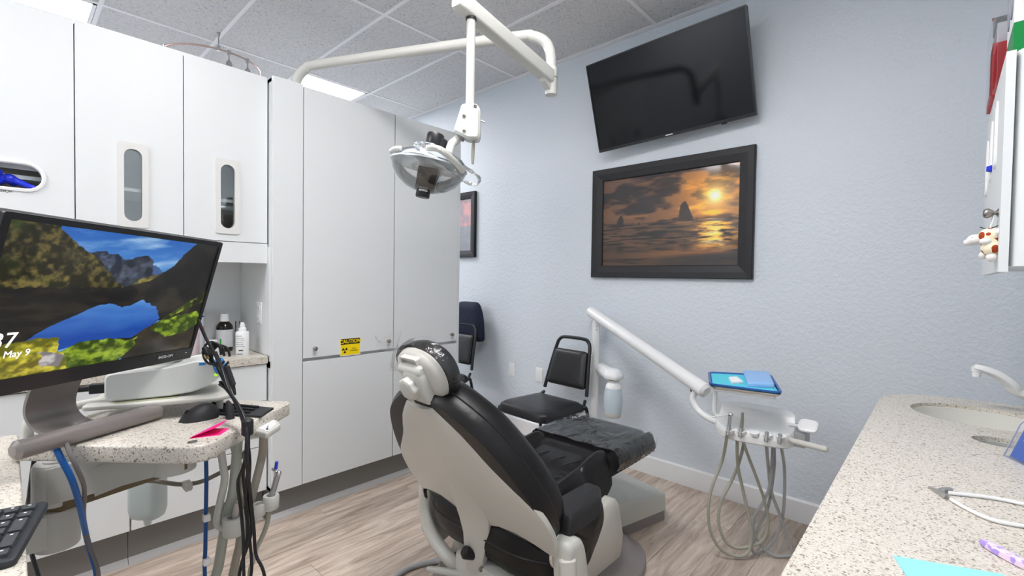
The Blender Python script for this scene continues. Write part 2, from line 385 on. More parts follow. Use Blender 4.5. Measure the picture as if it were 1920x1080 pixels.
# light fittings
DIFF = M('light_diffuser', (1.0, .97, .98), .5, emit=PANEL_POWER)
LIGHT_LABELS = ['bright flat ceiling light panel behind the tall cabinet top', 'bright flat ceiling light panel above the glove dispenser cabinet', 'flat ceiling light panel at the rear of the treatment room', 'flat ceiling light panel above the dental chair headrest']
for (x0, y0), lb in zip(LIGHTS, LIGHT_LABELS):
    x1, y1 = GXX[GXX.index(x0)+1], GY[GY.index(y0)+1]
    t = root('ceiling_light' if x0 < -5 else 'ceiling_light_offscreen', lb, 'ceiling light', ((x0+x1)/2, (y0+y1)/2, CEIL), 'ceiling light panels')
    a, b, c, d = x0+.014, x1-.014, y0+.014, y1-.014
    mesh('light_frame', join(box((a, c, CEIL), (b, c+.02, CEIL+.016)), box((a, d-.02, CEIL), (b, d, CEIL+.016)), box((a, c, CEIL), (a+.02, d, CEIL+.016)), box((b-.02, c, CEIL), (b, d, CEIL+.016))), GRID, t, smooth=False)
    mesh('diffuser', box((a+.02, c+.02, CEIL+.004), (b-.02, d-.02, CEIL+.012)), DIFF, t, smooth=False)
# baseboard on the picture wall
BBH = .118
pr = [(0, 0), (.016, 0), (.016, BBH-.008), (.010, BBH), (0, BBH)]
struct('baseboard_back', loft([[V(x, WY-a, b) for a, b in pr] for x in (XL_ROOM, XR)]), TRIM, smooth=False)
struct('baseboard_right', box((XR-.016, YF, 0), (XR, .55, BBH), .003), TRIM, smooth=False)
struct('baseboard_front', box((-.7, YF, 0), (XR-.016, YF+.016, BBH), .003), TRIM, smooth=False)
# monorail spotlights hanging beyond the divider
rc = V(-3.95, 1.03, 2.805); RRX, RRY = .285, .30
rl = root('monorail_light', 'curved monorail spotlight track hanging beyond the wall cabinets', 'track light', (rc.x, rc.y, 2.62))
def ringp(deg): return rc+V(RRX*_c(math.radians(deg)), RRY*_s(math.radians(deg)), 0)
mesh('rail', tube([ringp(k) for k in range(-100, 261, 12)], .0065, 8, 3), M('rose_metal', (.55, .40, .36), .4, .6), rl)
for deg, up in ((-8, 1), (170, 1), (4, 0), (30, 0), (-80, 0), (110, 0), (220, 0)):
    p = ringp(deg)
    if up: mesh('standoff', lathe([(.011, -.012), (.013, .0), (.011, .018), (.004, .026), (.004, CEIL-p.z-.03), (.011, CEIL-p.z-.006), (.011, CEIL-p.z)], p, n=12), STEEL, rl)
    else: mesh('spot_head', lathe([(.0, .014), (.012, .012), (.012, -.018), (.004, -.026), (.004, -.05), (.018, -.07), (.026, -.13), (.022, -.135)], p, n=12), STEEL, rl)
# ================================================================ TALL CABINET (divider)
XT = -2.475; TB = -2.95; T0, T1 = .905, 2.135; TZ = 2.267; DG = .0018
tc_ = root('tall_cabinet', 'tall white laminate cabinet with caution sign and knobs', 'cabinet', ((XT+TB)/2, (T0+T1)/2, 0))
mesh('body', join(box((TB, T0, .166), (XT-.022, T0+.018, TZ-.002)), box((TB, T1-.018, .166), (XT-.0, T1, TZ)), box((TB, T0, .166), (TB+.018, T1, TZ-.002)), box((TB, T0, .166), (XT-.022, T1, .184)), box((TB, T0, TZ-.02), (XT-.022, T1, TZ-.002)), box((TB, T0, .80), (XT-.03, T1, .835))), CAB, tc_, smooth=False)
mesh('filler_panel', box((XT-.02, T0, .165), (XT, 1.054, TZ+.003), .001), CAB, tc_, smooth=False)
doors = []
for y0, y1, z0, z1, nm in ((1.056, 1.608, .836, 2.262, 'upper_door'), (1.611, 2.118, .836, 2.262, 'upper_door'), (1.056, 1.608, .166, .818, 'lower_door'), (1.611, 2.118, .166, .818, 'lower_door')):
    d = mesh(nm, box((XT-.02, y0+DG, z0), (XT, y1-DG, z1), .0012), CAB, tc_, smooth=False); doors.append(d)
KN = [(.0045, 0), (.0045, .012), (.010, .016), (.0125, .022), (.0115, .028), (.006, .031), (0, .0315)]
mesh('knob', lathe(KN, (XT, 1.114, .886), (1, 0, 0), 16), NICKEL, doors[0]); mesh('knob', lathe(KN, (XT, 1.565, .885), (1, 0, 0), 16), NICKEL, doors[0])
mesh('knob', lathe(KN, (XT, 2.06, .885), (1, 0, 0), 16), NICKEL, doors[1])
mesh('kick_board', box((TB, T0, 0), (XT-.065, T1, .166)), KICK, tc_, smooth=False)
cove = [(0, 0), (.022, 0), (.020, .005), (.007, .014), (0, .026)]
COVE = M('grey_cove_base', (.46, .46, .455), .4)
mesh('cove_strip', loft([[V(XT-.065+a, y, b) for a, b in cove] for y in (T0, T1)]), COVE, tc_, smooth=False)
# caution sign
cs = root('caution_sign', 'yellow and black caution sign stuck on the tall cabinet door', 'sign', (XT, 1.325, .827))
SF = (V(XT, 1.325, .8745), V(0, 1, 0), V(0, 0, 1), V(1, 0, 0)); sw, sh = .118, .094
YEL = M('sign_yellow', srgb(252, 222, 0), .4); SBL = M('sign_black', (.01, .01, .01), .5)
mesh('sign_border', remap(box((-sw/2-.004, -sh/2-.004, 0), (sw/2+.004, sh/2+.004, .0006)), SF), WHITE, cs, smooth=False)
mesh('sign_plate', remap(box((-sw/2, -sh/2, .0004), (sw/2, sh/2, .0010)), SF), YEL, cs, smooth=False)
mesh('sign_header', remap(box((-sw/2+.001, .014, .0008), (sw/2-.001, sh/2-.001, .0014)), SF), SBL, cs, smooth=False)
text('CAUTION', .0285, (loc3(SF, 0, .0295, .0016), *SF[1:]), YEL, cs, bold=.0006)
text('X-RAY', .009, (loc3(SF, .022, -.012, .0012), *SF[1:]), SBL, cs); text('EQUIPMENT', .009, (loc3(SF, .024, -.024, .0012), *SF[1:]), SBL, cs)
tref = []
for k in (90, 210, 330):
    k += 180
    arc = [(.0165*_c(math.radians(a)), .0165*_s(math.radians(a))) for a in range(k-30, k+31, 12)]; arc += [(.005*_c(math.radians(a)), .005*_s(math.radians(a))) for a in range(k+30, k-31, -20)]
    tref.append(pillow([(x-.034, y-.018) for x, y in arc], [(0, .0009), (0, .0015)], SF))
tref.append(pillow([(-.034+.003*_c(a), -.018+.003*_s(a)) for a in [k*math.pi/5 for k in range(10)]], [(0, .0009), (0, .0015)], SF))
mesh('trefoil', join(*tref), SBL, cs, smooth=False)
# ================================================================ WALL CABINETS on the divider
XW = -2.53; WB = -2.93
NAMES = [(-.176, .184, 'white wall cabinet with oval glove slot marked medium'), (.184, .543, 'white wall cabinet with tall oval window, between glove slot and end cabinet'), (.543, .899, 'white wall cabinet with tall oval window, against the tall cabinet'), (-.536, -.177, 'white wall cabinet with plain door next to the glove slot')]
wd = []
for y0, y1, lb in NAMES:
    t = root('wall_cabinet', lb, 'cabinet', ((XW+WB)/2, (y0+y1)/2, 1.335), 'wall cabinets in a row'); wd.append(t)
    mesh('body', join(box((WB, y0+.001, 1.42), (XW-.022, y0+.016, 2.265)), box((WB, y1-.016, 1.42), (XW-.022, y1-.001, 2.265)), box((WB, y0+.001, 1.42), (XW-.022, y1-.001, 1.436)), box((WB, y0+.001, 2.249), (XW-.022, y1-.001, 2.265)), box((WB, y0+.001, 1.42), (WB+.008, y1-.001, 2.265))), CABIN, t, smooth=False)
    mesh('shelf', box((WB+.01, y0+.018, 1.628), (XW-.05, y1-.018, 1.643)), M('shelf_white', (.75, .80, .78), .3), t, smooth=False)
    mesh('valance', box((XW-.018, y0, 1.335), (XW, y1, 1.4335), .001), CAB, t, smooth=False)
def stadium(cx, cy, hw, hh, seg=10):
    r = min(hw, hh); out = []
    if hh >= hw:
        for k in range(seg+1): a = math.pi*k/seg; out.append((cx+r*_c(a), cy+hh-r+r*_s(a)))
        for k in range(seg+1): a = math.pi+math.pi*k/seg; out.append((cx+r*_c(a), cy-hh+r+r*_s(a)))
    else:
        for k in range(seg+1): a = -math.pi/2+math.pi*k/seg; out.append((cx+hw-r+r*_c(a), cy+r*_s(a)))
        for k in range(seg+1): a = math.pi/2+math.pi*k/seg; out.append((cx-hw+r+r*_c(a), cy+r*_s(a)))
    return out
WF = (V(XW, 0, 0), V(0, 1, 0), V(0, 0, 1), V(1, 0, 0))
WINF = M('window_surround', (.72, .72, .69), .4)
TINT = filmmat('tinted_pane', .12, .9, .04, (1, 1, 1), 0, (.8, .85, .85))
for k, (y0, y1, _l) in enumerate(NAMES):
    t = wd[k]; k += 2; lo, hi = (y0+DG, 1.437), (y1-DG, 2.270); rect = [lo, (hi[0], lo[1]), hi, (lo[0], hi[1])]
    if k == 5: mesh('door', remap(box((lo[0], lo[1], -.02), (hi[0], hi[1], 0), .0012), WF), CAB, t, smooth=False); continue
    if k == 2: hole = stadium(-.028, 1.632, .121, .045)
    else: cy = {3: .364, 4: .7195}[k]; cz = 1.649; hole = stadium(cy, cz, .031, .152)
    d = mesh('door', remap(holed(rect, [hole], -.02, 0), WF), CAB, t, smooth=False)
    if k == 2:
        ring = [[loc3(WF, x, y, h) for x, y in inset(hole, i)] for i, h in ((-.012, 0), (-.011, .005), (-.003, .006), (.001, .003), (.001, -.02))]
        mesh('slot_ring', loft(ring, caps=False), WHITE, d)
    else:
        outer = rrect(cy-.052, cy+.052, cz-.178, cz+.178, .012)
        inner = stadium(cy, cz, .0305, .1515)
        mesh('window_surround', remap(holed(outer, [inner], 0, .006), WF), WINF, d, smooth=False)
        mesh('pane', remap(pillow(stadium(cy, cz, .031, .152), [(0, -.012), (0, -.008)]), WF), TINT, d, smooth=False)
# glove box and gloves behind the slot
gb = root('glove_box', 'white glove box with blue gloves behind the oval slot', 'box', (-2.63, -.03, 1.56))
mesh('carton', join(box((-2.70, -.16, 1.56), (-2.60, .11, 1.565)), box((-2.70, -.16, 1.56), (-2.695, .11, 1.70)), box((-2.59, -.16, 1.665), (-2.585, .11, 1.70)), box((-2.70, -.16, 1.70), (-2.585, .11, 1.704)), box((-2.70, .105, 1.56), (-2.60, .11, 1.70))), WHITE, gb, smooth=False)
mesh('glove_stack', box((-2.69, -.155, 1.566), (-2.64, .104, 1.69)), M('carton_card', (.42, .39, .34), .8), gb, smooth=False)
gl = join(*[sphere((-2.575+random.uniform(-.02, .02), .0+random.uniform(-.03, .03), 1.625+random.uniform(-.015, .02)), (.022, .02, .018), 10, 6) for k in range(7)], tube([V(-2.57, .02, 1.62), V(-2.555, .05, 1.605), V(-2.55, .075, 1.597)], lambda t: .014*(1-.5*t), 8))
BLUEG = M('blue_nitrile', (.01, .03, .60), .35, bump=(60, .5))
gm = mesh('gloves', gl, BLUEG, gb); rm = gm.modifiers.new('r', 'REMESH'); rm.mode = 'VOXEL'; rm.voxel_size = .004; rm.use_smooth_shade = True
ml = root('size_label', 'small white size label reading medium under the glove slot', 'label', (XW, -.01, 1.563))
mesh('label_strip', remap(box((-.055, 1.563, 0), (.04, 1.578, .0006)), WF), WHITE, ml, smooth=False)
text('MEDIUM', .012, (V(XW+.001, -.008, 1.5705), V(0, 1, 0), V(0, 0, 1), V(1, 0, 0)), SBL, ml)
# niche behind the bottles
np_ = root('niche_panel', 'white back panel of the open niche above the side counter', 'panel', (WB, 0, .864))
mesh('panel_board', box((WB-.012, -.55, .866), (WB, .899, 1.42)), NICHE, np_, smooth=False)
mesh('niche_top', box((WB, -.55, 1.405), (XW-.03, .903, 1.4195)), NICHE, np_, smooth=False)
mesh('niche_side', box((WB, .8995, .866), (-2.5, .9045, 1.42)), NICHE, np_, smooth=False)
# socket on the niche side
def plate(name, label, F, holes=0, group=None):
    t = root(name, label, 'outlet' if holes else 'switch plate', F[0], group)
    mesh('cover_plate', remap(slab(rrect(-.035, .035, -.057, .057, .004), 0, .006, IDF, .0025), F), WHITE, t)
    if holes:
        for s in (-1, 1):
            f = mesh('socket_face', remap(slab(rrect(-.017, .017, s*.026-.015, s*.026+.015, .008), .004, .0075), F), TRIM, t)
            mesh('slots', remap(join(box((-.008, s*.026-.002, .007), (-.006, s*.026+.006, .0079)), box((.006, s*.026-.002, .007), (.008, s*.026+.006, .0079)), box((-.002, s*.026-.010, .007), (.002, s*.026-.006, .0079))), F), BLACKM, f, smooth=False)
    else:
        for sy in (.03, -.03): mesh('screw', remap(lathe([(.003, .005), (.003, .0068), (0, .007)], (0, sy, 0), n=8), F), TRIM, t)
    return t
plate('power_outlet', 'white double power outlet on the niche side panel', (V(-2.637, .8995, 1.076), V(1, 0, 0), V(0, 0, 1), V(0, -1, 0)), 1)
plate('blank_plate', 'white blank wall plate nearer to the tall cabinet', (V(-2.641, WY, .507), V(1, 0, 0), V(0, 0, 1), V(0, -1, 0)), 0, 'wall plates low on the picture wall')
plate('blank_plate', 'white blank wall plate half hidden by the black side chair', (V(-2.345, WY, .507), V(1, 0, 0), V(0, 0, 1), V(0, -1, 0)), 0, 'wall plates low on the picture wall')
# ================================================================ BASE CABINETS + side counter
for (y0, y1, lb, zs) in ((-.55, .349, 'white base cabinet with plain doors under the side counter', [(.172, .82)]), (.351, .899, 'white base cabinet with three drawers next to the tall cabinet', [(.172, .400), (.404, .632), (.636, .822)])):
    t = root('base_cabinet', lb, 'cabinet', (-2.73, (y0+y1)/2, 0))
    mesh('body', box((-2.94, y0, .17), (XW-.022, y1, .824)), CABIN, t, smooth=False)
    for z0, z1 in zs: mesh('drawer' if len(zs) > 1 else 'door', box((XW-.02, y0+.002, z0), (XW, y1-.002, z1), .0012), CAB, t, smooth=False)
    mesh('kick_board', box((-2.94, y0, 0), (-2.60, y1, .17)), KICK, t, smooth=False)
    mesh('cove_strip', loft([[V(-2.60+a, y, b) for a, b in cove] for y in (y0, y1)]), COVE, t, smooth=False)
single('side_countertop', box((-2.928, -.55, .826), (XW+.012, .8985, .864), .002), GRANITE_TAN, 'tan speckled countertop along the niche', 'countertop', smooth=False)
# rear counter (return leg)
single('rear_countertop', slab(rpoly([(-1.735, -.6), (-.78, -.6), (-.78, .016), (-1.735, .016)], [.02, .03, .03, .02]), .826, .864, bev=.004), GRANITE, 'speckled return countertop carrying the keyboard', 'countertop')
t = root('return_cabinet', 'white base cabinet under the return countertop', 'cabinet', (-1.28, -.3, 0))
mesh('body', box((-1.72, -.6, .1), (-.82, -.045, .826)), CAB, t, smooth=False)
for k in range(2): mesh('door', box((-1.715+k*.445, -.045, .112), (-1.275+k*.445, -.027, .82), .0012), CAB, t, smooth=False)
mesh('kick_board', box((-1.70, -.6, 0), (-.82, -.11, .1)), KICK, t, smooth=False)
# ================================================================ PICTURE WALL
# television (tilted on its bracket)
ty, tt, tr_ = [math.radians(a) for a in (3.305, 15.154, 3.144)]
r_ = V(_c(ty), _s(ty), 0); n_ = V(_s(ty), -_c(ty), 0); n2 = n_*_c(tt)-V(0, 0, 1)*_s(tt); u2 = n_*_s(tt)+V(0, 0, 1)*_c(tt)
TF = (V(-1.2754, 2.70, 2.4367), r_*_c(tr_)+u2*_s(tr_), u2*_c(tr_)-r_*_s(tr_), n2)
TW, TH = .9753, .9753*.578
tv = root('television', 'black flat television tilted forward above the sunset picture', 'television', (-1.2754, 2.75, 2.12))
mesh('casing', remap(join(slab(rrect(-TW/2, TW/2, -TH/2, TH/2, .006), -.028, -.001, IDF, .003), slab(rrect(-TW*.34, TW*.34, -TH*.40, TH*.30, .02), -.062, -.026, IDF, .01)), TF), BLACKP, tv)
bz = .009
mesh('bezel', remap(holed(rrect(-TW/2, TW/2, -TH/2, TH/2, .006), [[(-TW/2+bz, -TH/2+.018), (TW/2-bz, -TH/2+.018), (TW/2-bz, TH/2-bz), (-TW/2+bz, TH/2-bz)]], -.002, .004), TF), M('gloss_bezel', (.015, .016, .018), .25), tv, smooth=False)
mesh('screen', remap(box((-TW/2+bz, -TH/2+.018, -.0015), (TW/2-bz, TH/2-bz, .0005)), TF), DARKGLASS, tv, smooth=False)
mesh('badge', remap(box((-.022, -TH/2+.006, .003), (.022, -TH/2+.012, .0046)), TF), M('badge_silver', (.7, .7, .72), .3), tv, smooth=False)
mesh('sensor', remap(box((.30, -TH/2-.006, -.02), (.33, -TH/2+.002, -.006), .002), TF), BLACKP, tv, smooth=False)
mesh('wall_bracket', join(box((-1.45, WY-.02, 2.25), (-1.1, WY-.0005, 2.6)), box((-1.42, 2.785, 2.33), (-1.38, WY-.01, 2.37)), box((-1.17, 2.785, 2.33), (-1.13, WY-.01, 2.37))), BLACKM, tv, smooth=False)
# large framed photograph
def frame_obj(name, label, x0, x1, z0, z1, fw, fn, nx, ny, mat):
    t = root(name, label, 'picture', ((x0+x1)/2, WY, z0))
    FF = (V((x0+x1)/2, WY, (z0+z1)/2), V(1, 0, 0), V(0, 0, 1), V(0, -1, 0)); hw, hh = (x1-x0)/2, (z1-z0)/2
    rings = []
    for ins, h in ((0, .0), (0, .026), (.004, .030), (fw*.45, .028), (fw-.004, .020), (fw, .016), (fw, .004)):
        rings.append([loc3(FF, a*(hw-ins), b*(hh-ins), h) for a, b in ((-1, -1), (1, -1), (1, 1), (-1, 1))])
    mesh('frame', loft(rings, caps=False), M(name+'_black', (.014, .014, .016), .45), t, smooth=False)
    mesh('backing', remap(box((-hw+.003, -hh+.003, .0), (hw-.003, hh-.003, .005)), FF), BLACKM, t, smooth=False)
    p = painted('photo_print', (loc3(FF, -hw+fw-.002, -hh+fw-.002, .0075), *FF[1:]), 2*(hw-fw)+.004, 2*(hh-fw)+.004, nx, ny, fn, mat, t)
    mesh('glazing', remap(box((-hw+fw-.002, -hh+fw-.002, .010), (hw-fw+.002, hh-fw+.002, .0115)), FF), ACRYL_CLEAR, t, smooth=False)
    return t
ACRYL_CLEAR = filmmat('picture_glazing', .0, .35, .08, (1, 1, 1), 0)
def sunset(u, v):
    nz = fbm(u*6+1+v*2, v*11, 7, 3); nb = fbm(u*6+7, v*15+2, 7, 9); su, svv = .845, .70
    d = np.sqrt(((u-su)*1.5)**2+(v-svv)**2)
    hz = .475+.0*u
    warm = np.exp(-d*3.2)
    sky = mixc(C3(74, 56, 50)+0*u[..., None], C3(220, 138, 46), np.clip(warm*1.25+.08, 0, 1))
    sky = mixc(sky, C3(120, 82, 52), np.clip(1-abs(v-.60)*6, 0, 1)*.55)
    cl = np.clip((nz-.42)*6.5, 0, 1); sky = mixc(sky, C3(30, 24, 27), cl*np.clip(.95-warm*.5, 0, 1))
    cl2 = np.clip((nb-.50)*5, 0, 1); sky = mixc(sky, C3(255, 176, 50), cl2*np.clip(warm*2.3-.35, 0, 1))
    sky = mixc(sky, C3(110, 88, 80), np.clip((nb-.56)*4, 0, 1)*np.clip(v-.55, 0, 1)*1.2)
    sky = mixc(sky, C3(214, 150, 80), np.clip(1-abs(v-.545-.02*nz)*38, 0, 1)*np.clip((nz-.36)*4, 0, 1)*.75)
    sky = mixc(sky, C3(255, 205, 80), np.clip(np.exp(-d*9)*1.1, 0, 1)); sky = mixc(sky, C3(255, 250, 215), np.clip(np.exp(-d*26)*1.6, 0, 1))
    sea = C3(84, 62, 47)+0*u[..., None]
    wv = fbm(u*9, v*70, 5, 5); sea = mixc(sea, C3(24, 19, 18), np.clip((wv-.42)*5, 0, 1))
    sea = mixc(sea, C3(150, 98, 50), np.clip((fbm(u*5+3, v*42, 3, 8)-.55)*6, 0, 1)*np.clip(.25+u, 0, 1)*.7)
    gp = np.exp(-((u-su)*7.5)**2)*np.clip((fbm(u*14, v*55, 3, 2)-.30)*4, 0, 1)
    sea = mixc(sea, C3(250, 180, 70), np.clip(gp*1.2, 0, 1)); sea = mixc(sea, C3(255, 245, 190), np.clip(np.exp(-((u-su)*15)**2)*np.clip((.46-v)*3, .25, 1)*np.clip((fbm(u*14, v*45, 3, 2)-.36)*5, 0, 1), 0, 1))
    sand = mixc(C3(78, 56, 40)+0*u[..., None], C3(148, 96, 44), np.clip(u*1.2-.2, 0, 1)); sand = mixc(sand, C3(40, 31, 27), np.clip((fbm(u*4, v*30, 4, 21)-.46)*5, 0, 1))
    lowm = np.clip((.25-v)*9, 0, 1); sea = mixc(sea, sand, lowm)
    sea = mixc(sea, C3(34, 27, 24), np.clip((.11-v+.10*(u-.45))*22, 0, 1)*np.clip((u-.2)*3, 0, 1)*.8)
    img = np.where((v > hz)[..., None], sky, sea)
    ed = (fbm(u*50, v*50, 3, 4)-.5)*.012
    rock = inpoly(u+ed, v+ed, [(.602, .465), (.606, .56), (.615, .63), (.632, .665), (.650, .672), (.665, .63), (.684, .57), (.703, .50), (.707, .465)])
    img = np.where(rock[..., None], C3(46, 32, 26)*(0.7+.7*fbm(u*40, v*40, 3, 6))[..., None], img)
    r2 = inpoly(u+ed, v+ed, [(.118, .44), (.126, .52), (.150, .575), (.168, .57), (.176, .52), (.182, .445)]); img = np.where(r2[..., None], C3(26, 20, 19), img)
    r3 = inpoly(u, v, [(.292, .452), (.300, .482), (.311, .482), (.318, .455)]); img = np.where(r3[..., None], C3(40, 28, 24), img)
    rf = np.clip(1-abs(u-.655)*16, 0, 1)*np.clip((v-.13)*14, 0, 1)*np.clip((.27-v)*14, 0, 1); img = mixc(img, C3(36, 26, 22), rf*.9)
    rf = np.clip(1-abs(u-.152)*22, 0, 1)*np.clip((v-.12)*14, 0, 1)*np.clip((.26-v)*14, 0, 1); img = mixc(img, C3(30, 24, 22), rf*.8)
    return np.clip((img-.03)*1.22+.03, 0, 1)
PRINT = printmat('photo_paper', 0, .35)
frame_obj('sunset_picture', 'black framed sunset seascape photograph with sea stack below the television', -1.862, -.793, 1.290, 2.047, .083, sunset, 360, 240, PRINT)
def dusk(u, v):
    n = fbm(u*5, v*8, 5, 31); c = mixc(C3(214, 96, 84)+0*u[..., None], C3(120, 62, 78), np.clip((n-.4)*4, 0, 1))
    s = mixc(C3(70, 64, 84)+0*u[..., None], C3(110, 84, 96), np.clip((fbm(u*5, v*40, 4, 3)-.42)*4, 0, 1))
    return mixc(s, c, np.clip((v-.47)*60, 0, 1))
frame_obj('dusk_picture', 'small black framed pink dusk picture beside the tall cabinet edge', -3.62, -3.100, 1.458, 2.05, .062, dusk, 60, 60, PRINT)
# ================================================================ STACKING CHAIRS
def stacking_chair(name, label, O, yaw=0):
    O = Vector(O); cy_, sy_ = _c(yaw), _s(yaw)
    def W(x, y, z): return O+V(x*cy_-y*sy_, x*sy_+y*cy_, z)
    t = root(name, label, 'chair', O)
    seat = rpoly([(-.225, -.215), (.225, -.215), (.205, .20), (-.205, .20)], [.10, .10, .06, .06], 6)
    FS = (W(0, 0, .455), V(cy_, sy_, 0), V(-sy_, cy_, 0), V(0, 0, 1))
    mesh('seat', pillow(seat, [(.012, -.05), (0, -.046), (0, -.012), (.006, .002), (.03, .014), (.09, .020)], FS), VINYL, t)
    mesh('seat_rim', pillow(seat, [(-.004, -.042), (-.006, -.034), (-.004, -.026)], FS), BLACKP, t)
    # one bent tube: rear legs, uprights, top bow
    bow = [W(-.205, .27, .012), W(-.19, .215, .42), W(-.185, .235, .50), W(-.165, .275, .66), W(-.145, .315, .80), W(-.125, .325, .845), W(-.08, .33, .862), W(.08, .33, .862), W(.125, .325, .845), W(.145, .315, .80), W(.165, .275, .66), W(.185, .235, .50), W(.19, .215, .42), W(.205, .27, .012)]
    mesh('back_frame', tube(bow[2:-2], .0125, 10, 5), BLACKP, t)
    for s in (-1, 1):
        mesh('leg', tube([W(s*.18, .225, .47), W(s*.20, .185, .435), W(s*.215, .205, .40), W(s*.228, .27, .008)], .0115, 10, 5), BLACKP, t)
        mesh('leg', tube([W(s*.205, -.10, .425), W(s*.208, -.165, .42), W(s*.214, -.185, .39), W(s*.222, -.225, .008)], .0115, 10, 5), BLACKP, t)
        mesh('side_rail', tube([W(s*.20, .19, .43), W(s*.205, -.14, .424)], .0115, 8, 1), BLACKP, t)
    # back pad
    u_ = (W(0, .318, .81)-W(0, .245, .535)).normalized(); FB = (W(0, .240, .535), V(cy_, sy_, 0), u_, V(cy_, sy_, 0).cross(u_))
    pad = rpoly([(-.168, 0), (.168, 0), (.140, .255), (-.140, .255)], [.03]*4, 5)
    mesh('backrest', pillow(pad, [(.02, -.018), (.003, -.012), (0, 0), (.003, .014), (.02, .024), (.05, .028)], FB), VINYL, t)
    return t
stacking_chair('stacking_chair', 'black vinyl stacking chair with tubular frame against the picture wall', (-1.915, 2.375, 0), math.radians(-3))
stacking_chair('stacking_chair', 'black stacking chair mostly hidden behind the tall cabinet, jacket on its back', (-3.07, 2.40, 0), math.radians(0))
single('jacket', pillow(rpoly([(-.19, 0), (.19, 0), (.17, .22), (.12, .34), (-.12, .34), (-.17, .22)], .05, 4), [(.03, -.03), (0, -.012), (0, .02), (.02, .04), (.06, .05)], (V(-3.07, 2.77, .72), V(1, 0, 0), V(0, 0, 1), V(0, -1, 0))), M('navy_cloth', (.008, .012, .035), .8, bump=(25, .4)), 'navy jacket hung on the chair behind the tall cabinet', 'jacket')
# ================================================================ DELIVERY ARM AND UNIT
da = root('delivery_arm', 'white post and counterbalanced tubular arm carrying the instrument unit', 'delivery arm', (-1.76, 2.775, 0))
PX, PY = at(1116, 700, Y=2.775).xy
mesh('base_foot', lathe([(.075, 0), (.075, .02), (.07, .028), (.04, .034), (.04, .05)], (PX, PY, 0), n=24), WHITE, da)
mesh('post', join(tube([V(PX, PY, .03), V(PX, PY, .985)], .026, 16, 1, False, roundcap=False)), WHITE, da)
mesh('post_screws', join(*[lathe([(.004, 0), (.004, .003), (0, .0035)], V(PX, PY, z)+V(.66, -.75, 0)*.0255, (.66, -.75, 0), 8) for z in (.955, .93)]), NICKEL, da)
mesh('pivot_neck', lathe([(.019, .98), (.019, 1.04), (.015, 1.05)], (PX, PY, 0), n=16), WHITE, da)
A0 = at(1108, 584, Y=2.79); A1 = V(-.885, 2.40, .727)
ad_ = (A1-A0).normalized()
mesh('arm', tube([A0, A1], .037, 20, 1, False), WHITE, da)
mesh('arm_end_cap', tube([A1-ad_*.045, A1+ad_*.012], .0385, 20, 1, False), WHITE, da)
P0 = A1-ad_*.05-V(0, 0, .03)
mesh('neck_tube', tube([P0, P0+V(-.015, 0, -.05), P0+V(.02, -.01, -.10), P0+V(.09, -.03, -.125), P0+V(.17, -.05, -.132)], .0165, 14), WHITE, da)
mesh('joint_boot', tube([P0+V(-.03, .01, .03), P0+V(-.012, 0, -.02)], .012, 10, 1), BLACKM, da)
# bottle and its holder on the post
bo = at(1150, 735, Y=2.62)
BX, BY = bo.x, bo.y
hd = root('bottle_head', 'white domed bottle head clamped to the delivery post', 'bottle holder', (BX, BY, .64))
mesh('dome', pillow(rpoly([(PX+.02-BX, PY-.03-BY), (-.03, -.058), (.045, -.05), (.062, 0), (.045, .05), (-.03, .058), (PX+.02-BX, PY+.03-BY)], .02, 4), [(.004, .645), (0, .65), (0, .672), (.004, .678), (.02, .694), (.04, .704)], (V(BX, BY, 0), *IDF[1:])), WHITE, hd)
mesh('collar', lathe([(.03, .635), (.03, .647)], (BX, BY, 0), n=20), M('grey_brass', (.30, .28, .20), .5), hd)
bt = root('water_bottle', 'translucent water bottle with blue dip tube hanging from the delivery post', 'bottle', (BX, BY, .40))
BPL = M('frosted_bottle', (.70, .80, .86), .35, alpha=.75)
mesh('shell', lathe([(.052, .43), (.058, .47), (.0595, .51), (.057, .555), (.051, .59)], (BX, BY, 0), n=28), BPL, bt)
mesh('shoulder', lathe([(.0515, .588), (.050, .60), (.040, .617), (.035, .622), (.036, .636)], (BX, BY, 0), n=28), WHITE, bt)
mesh('bottom_cap', lathe([(.045, .40), (.049, .405), (.052, .43), (.0525, .436)], (BX, BY, 0), n=28), IVORYL, bt)
mesh('dip_tube', tube([V(BX, BY, .435), V(BX, BY, .60)], .0075, 8, 1), M('blue_tube', (.08, .42, .75), .4), bt)
mesh('water', lathe([(.049, .432), (.055, .47), (.0565, .51), (.0555, .54)], (BX, BY, 0), n=24), M('bottle_water', (.42, .62, .75), .2, alpha=.6), bt)
# instrument unit
un = root('instrument_unit', 'white dental instrument unit with five holster cups below the blue tray', 'instrument unit', (-.59, 2.2, .60))
body = rpoly([(-.750, 2.235), (-.742, 2.145), (-.665, 2.083), (-.470, 2.118), (-.428, 2.170), (-.440, 2.275), (-.485, 2.365), (-.705, 2.345)], [.05, .05, .06, .06, .05, .05, .04, .04], 6)
hol = [at(x, y, Z=.672) for x, y in ((1368, 795), (1391, 798), (1415.5, 802), (1439.6, 806), (1464.6, 810))]
def surf(x, y):
    """top of the unit: sloping front apron, then the raised rear hump"""
    f = max(0, min(1, (y-2.085)/.15)); g = max(0, min(1, (y-2.225-.10*(x+.59))/.035)); g = g*g*(3-2*g)
    return .648+.028*f+.036*g
def cup(x, y):
    z = 0
    for h in hol:
        d = math.hypot(x-h.x, y-h.y+.004)/.0185
        if d < 1: z -= .018*(1-d**3)
        if abs(x-h.x) < .007 and y < h.y: z -= .012
    return z
mesh('lower_shell', pillow(body, [(.012, .600), (.003, .606), (0, .618), (0, .632)]), WHITE, un)
bx_ = [p[0] for p in body]; by_ = [p[1] for p in body]; ucx, ucy = -.59, 2.21
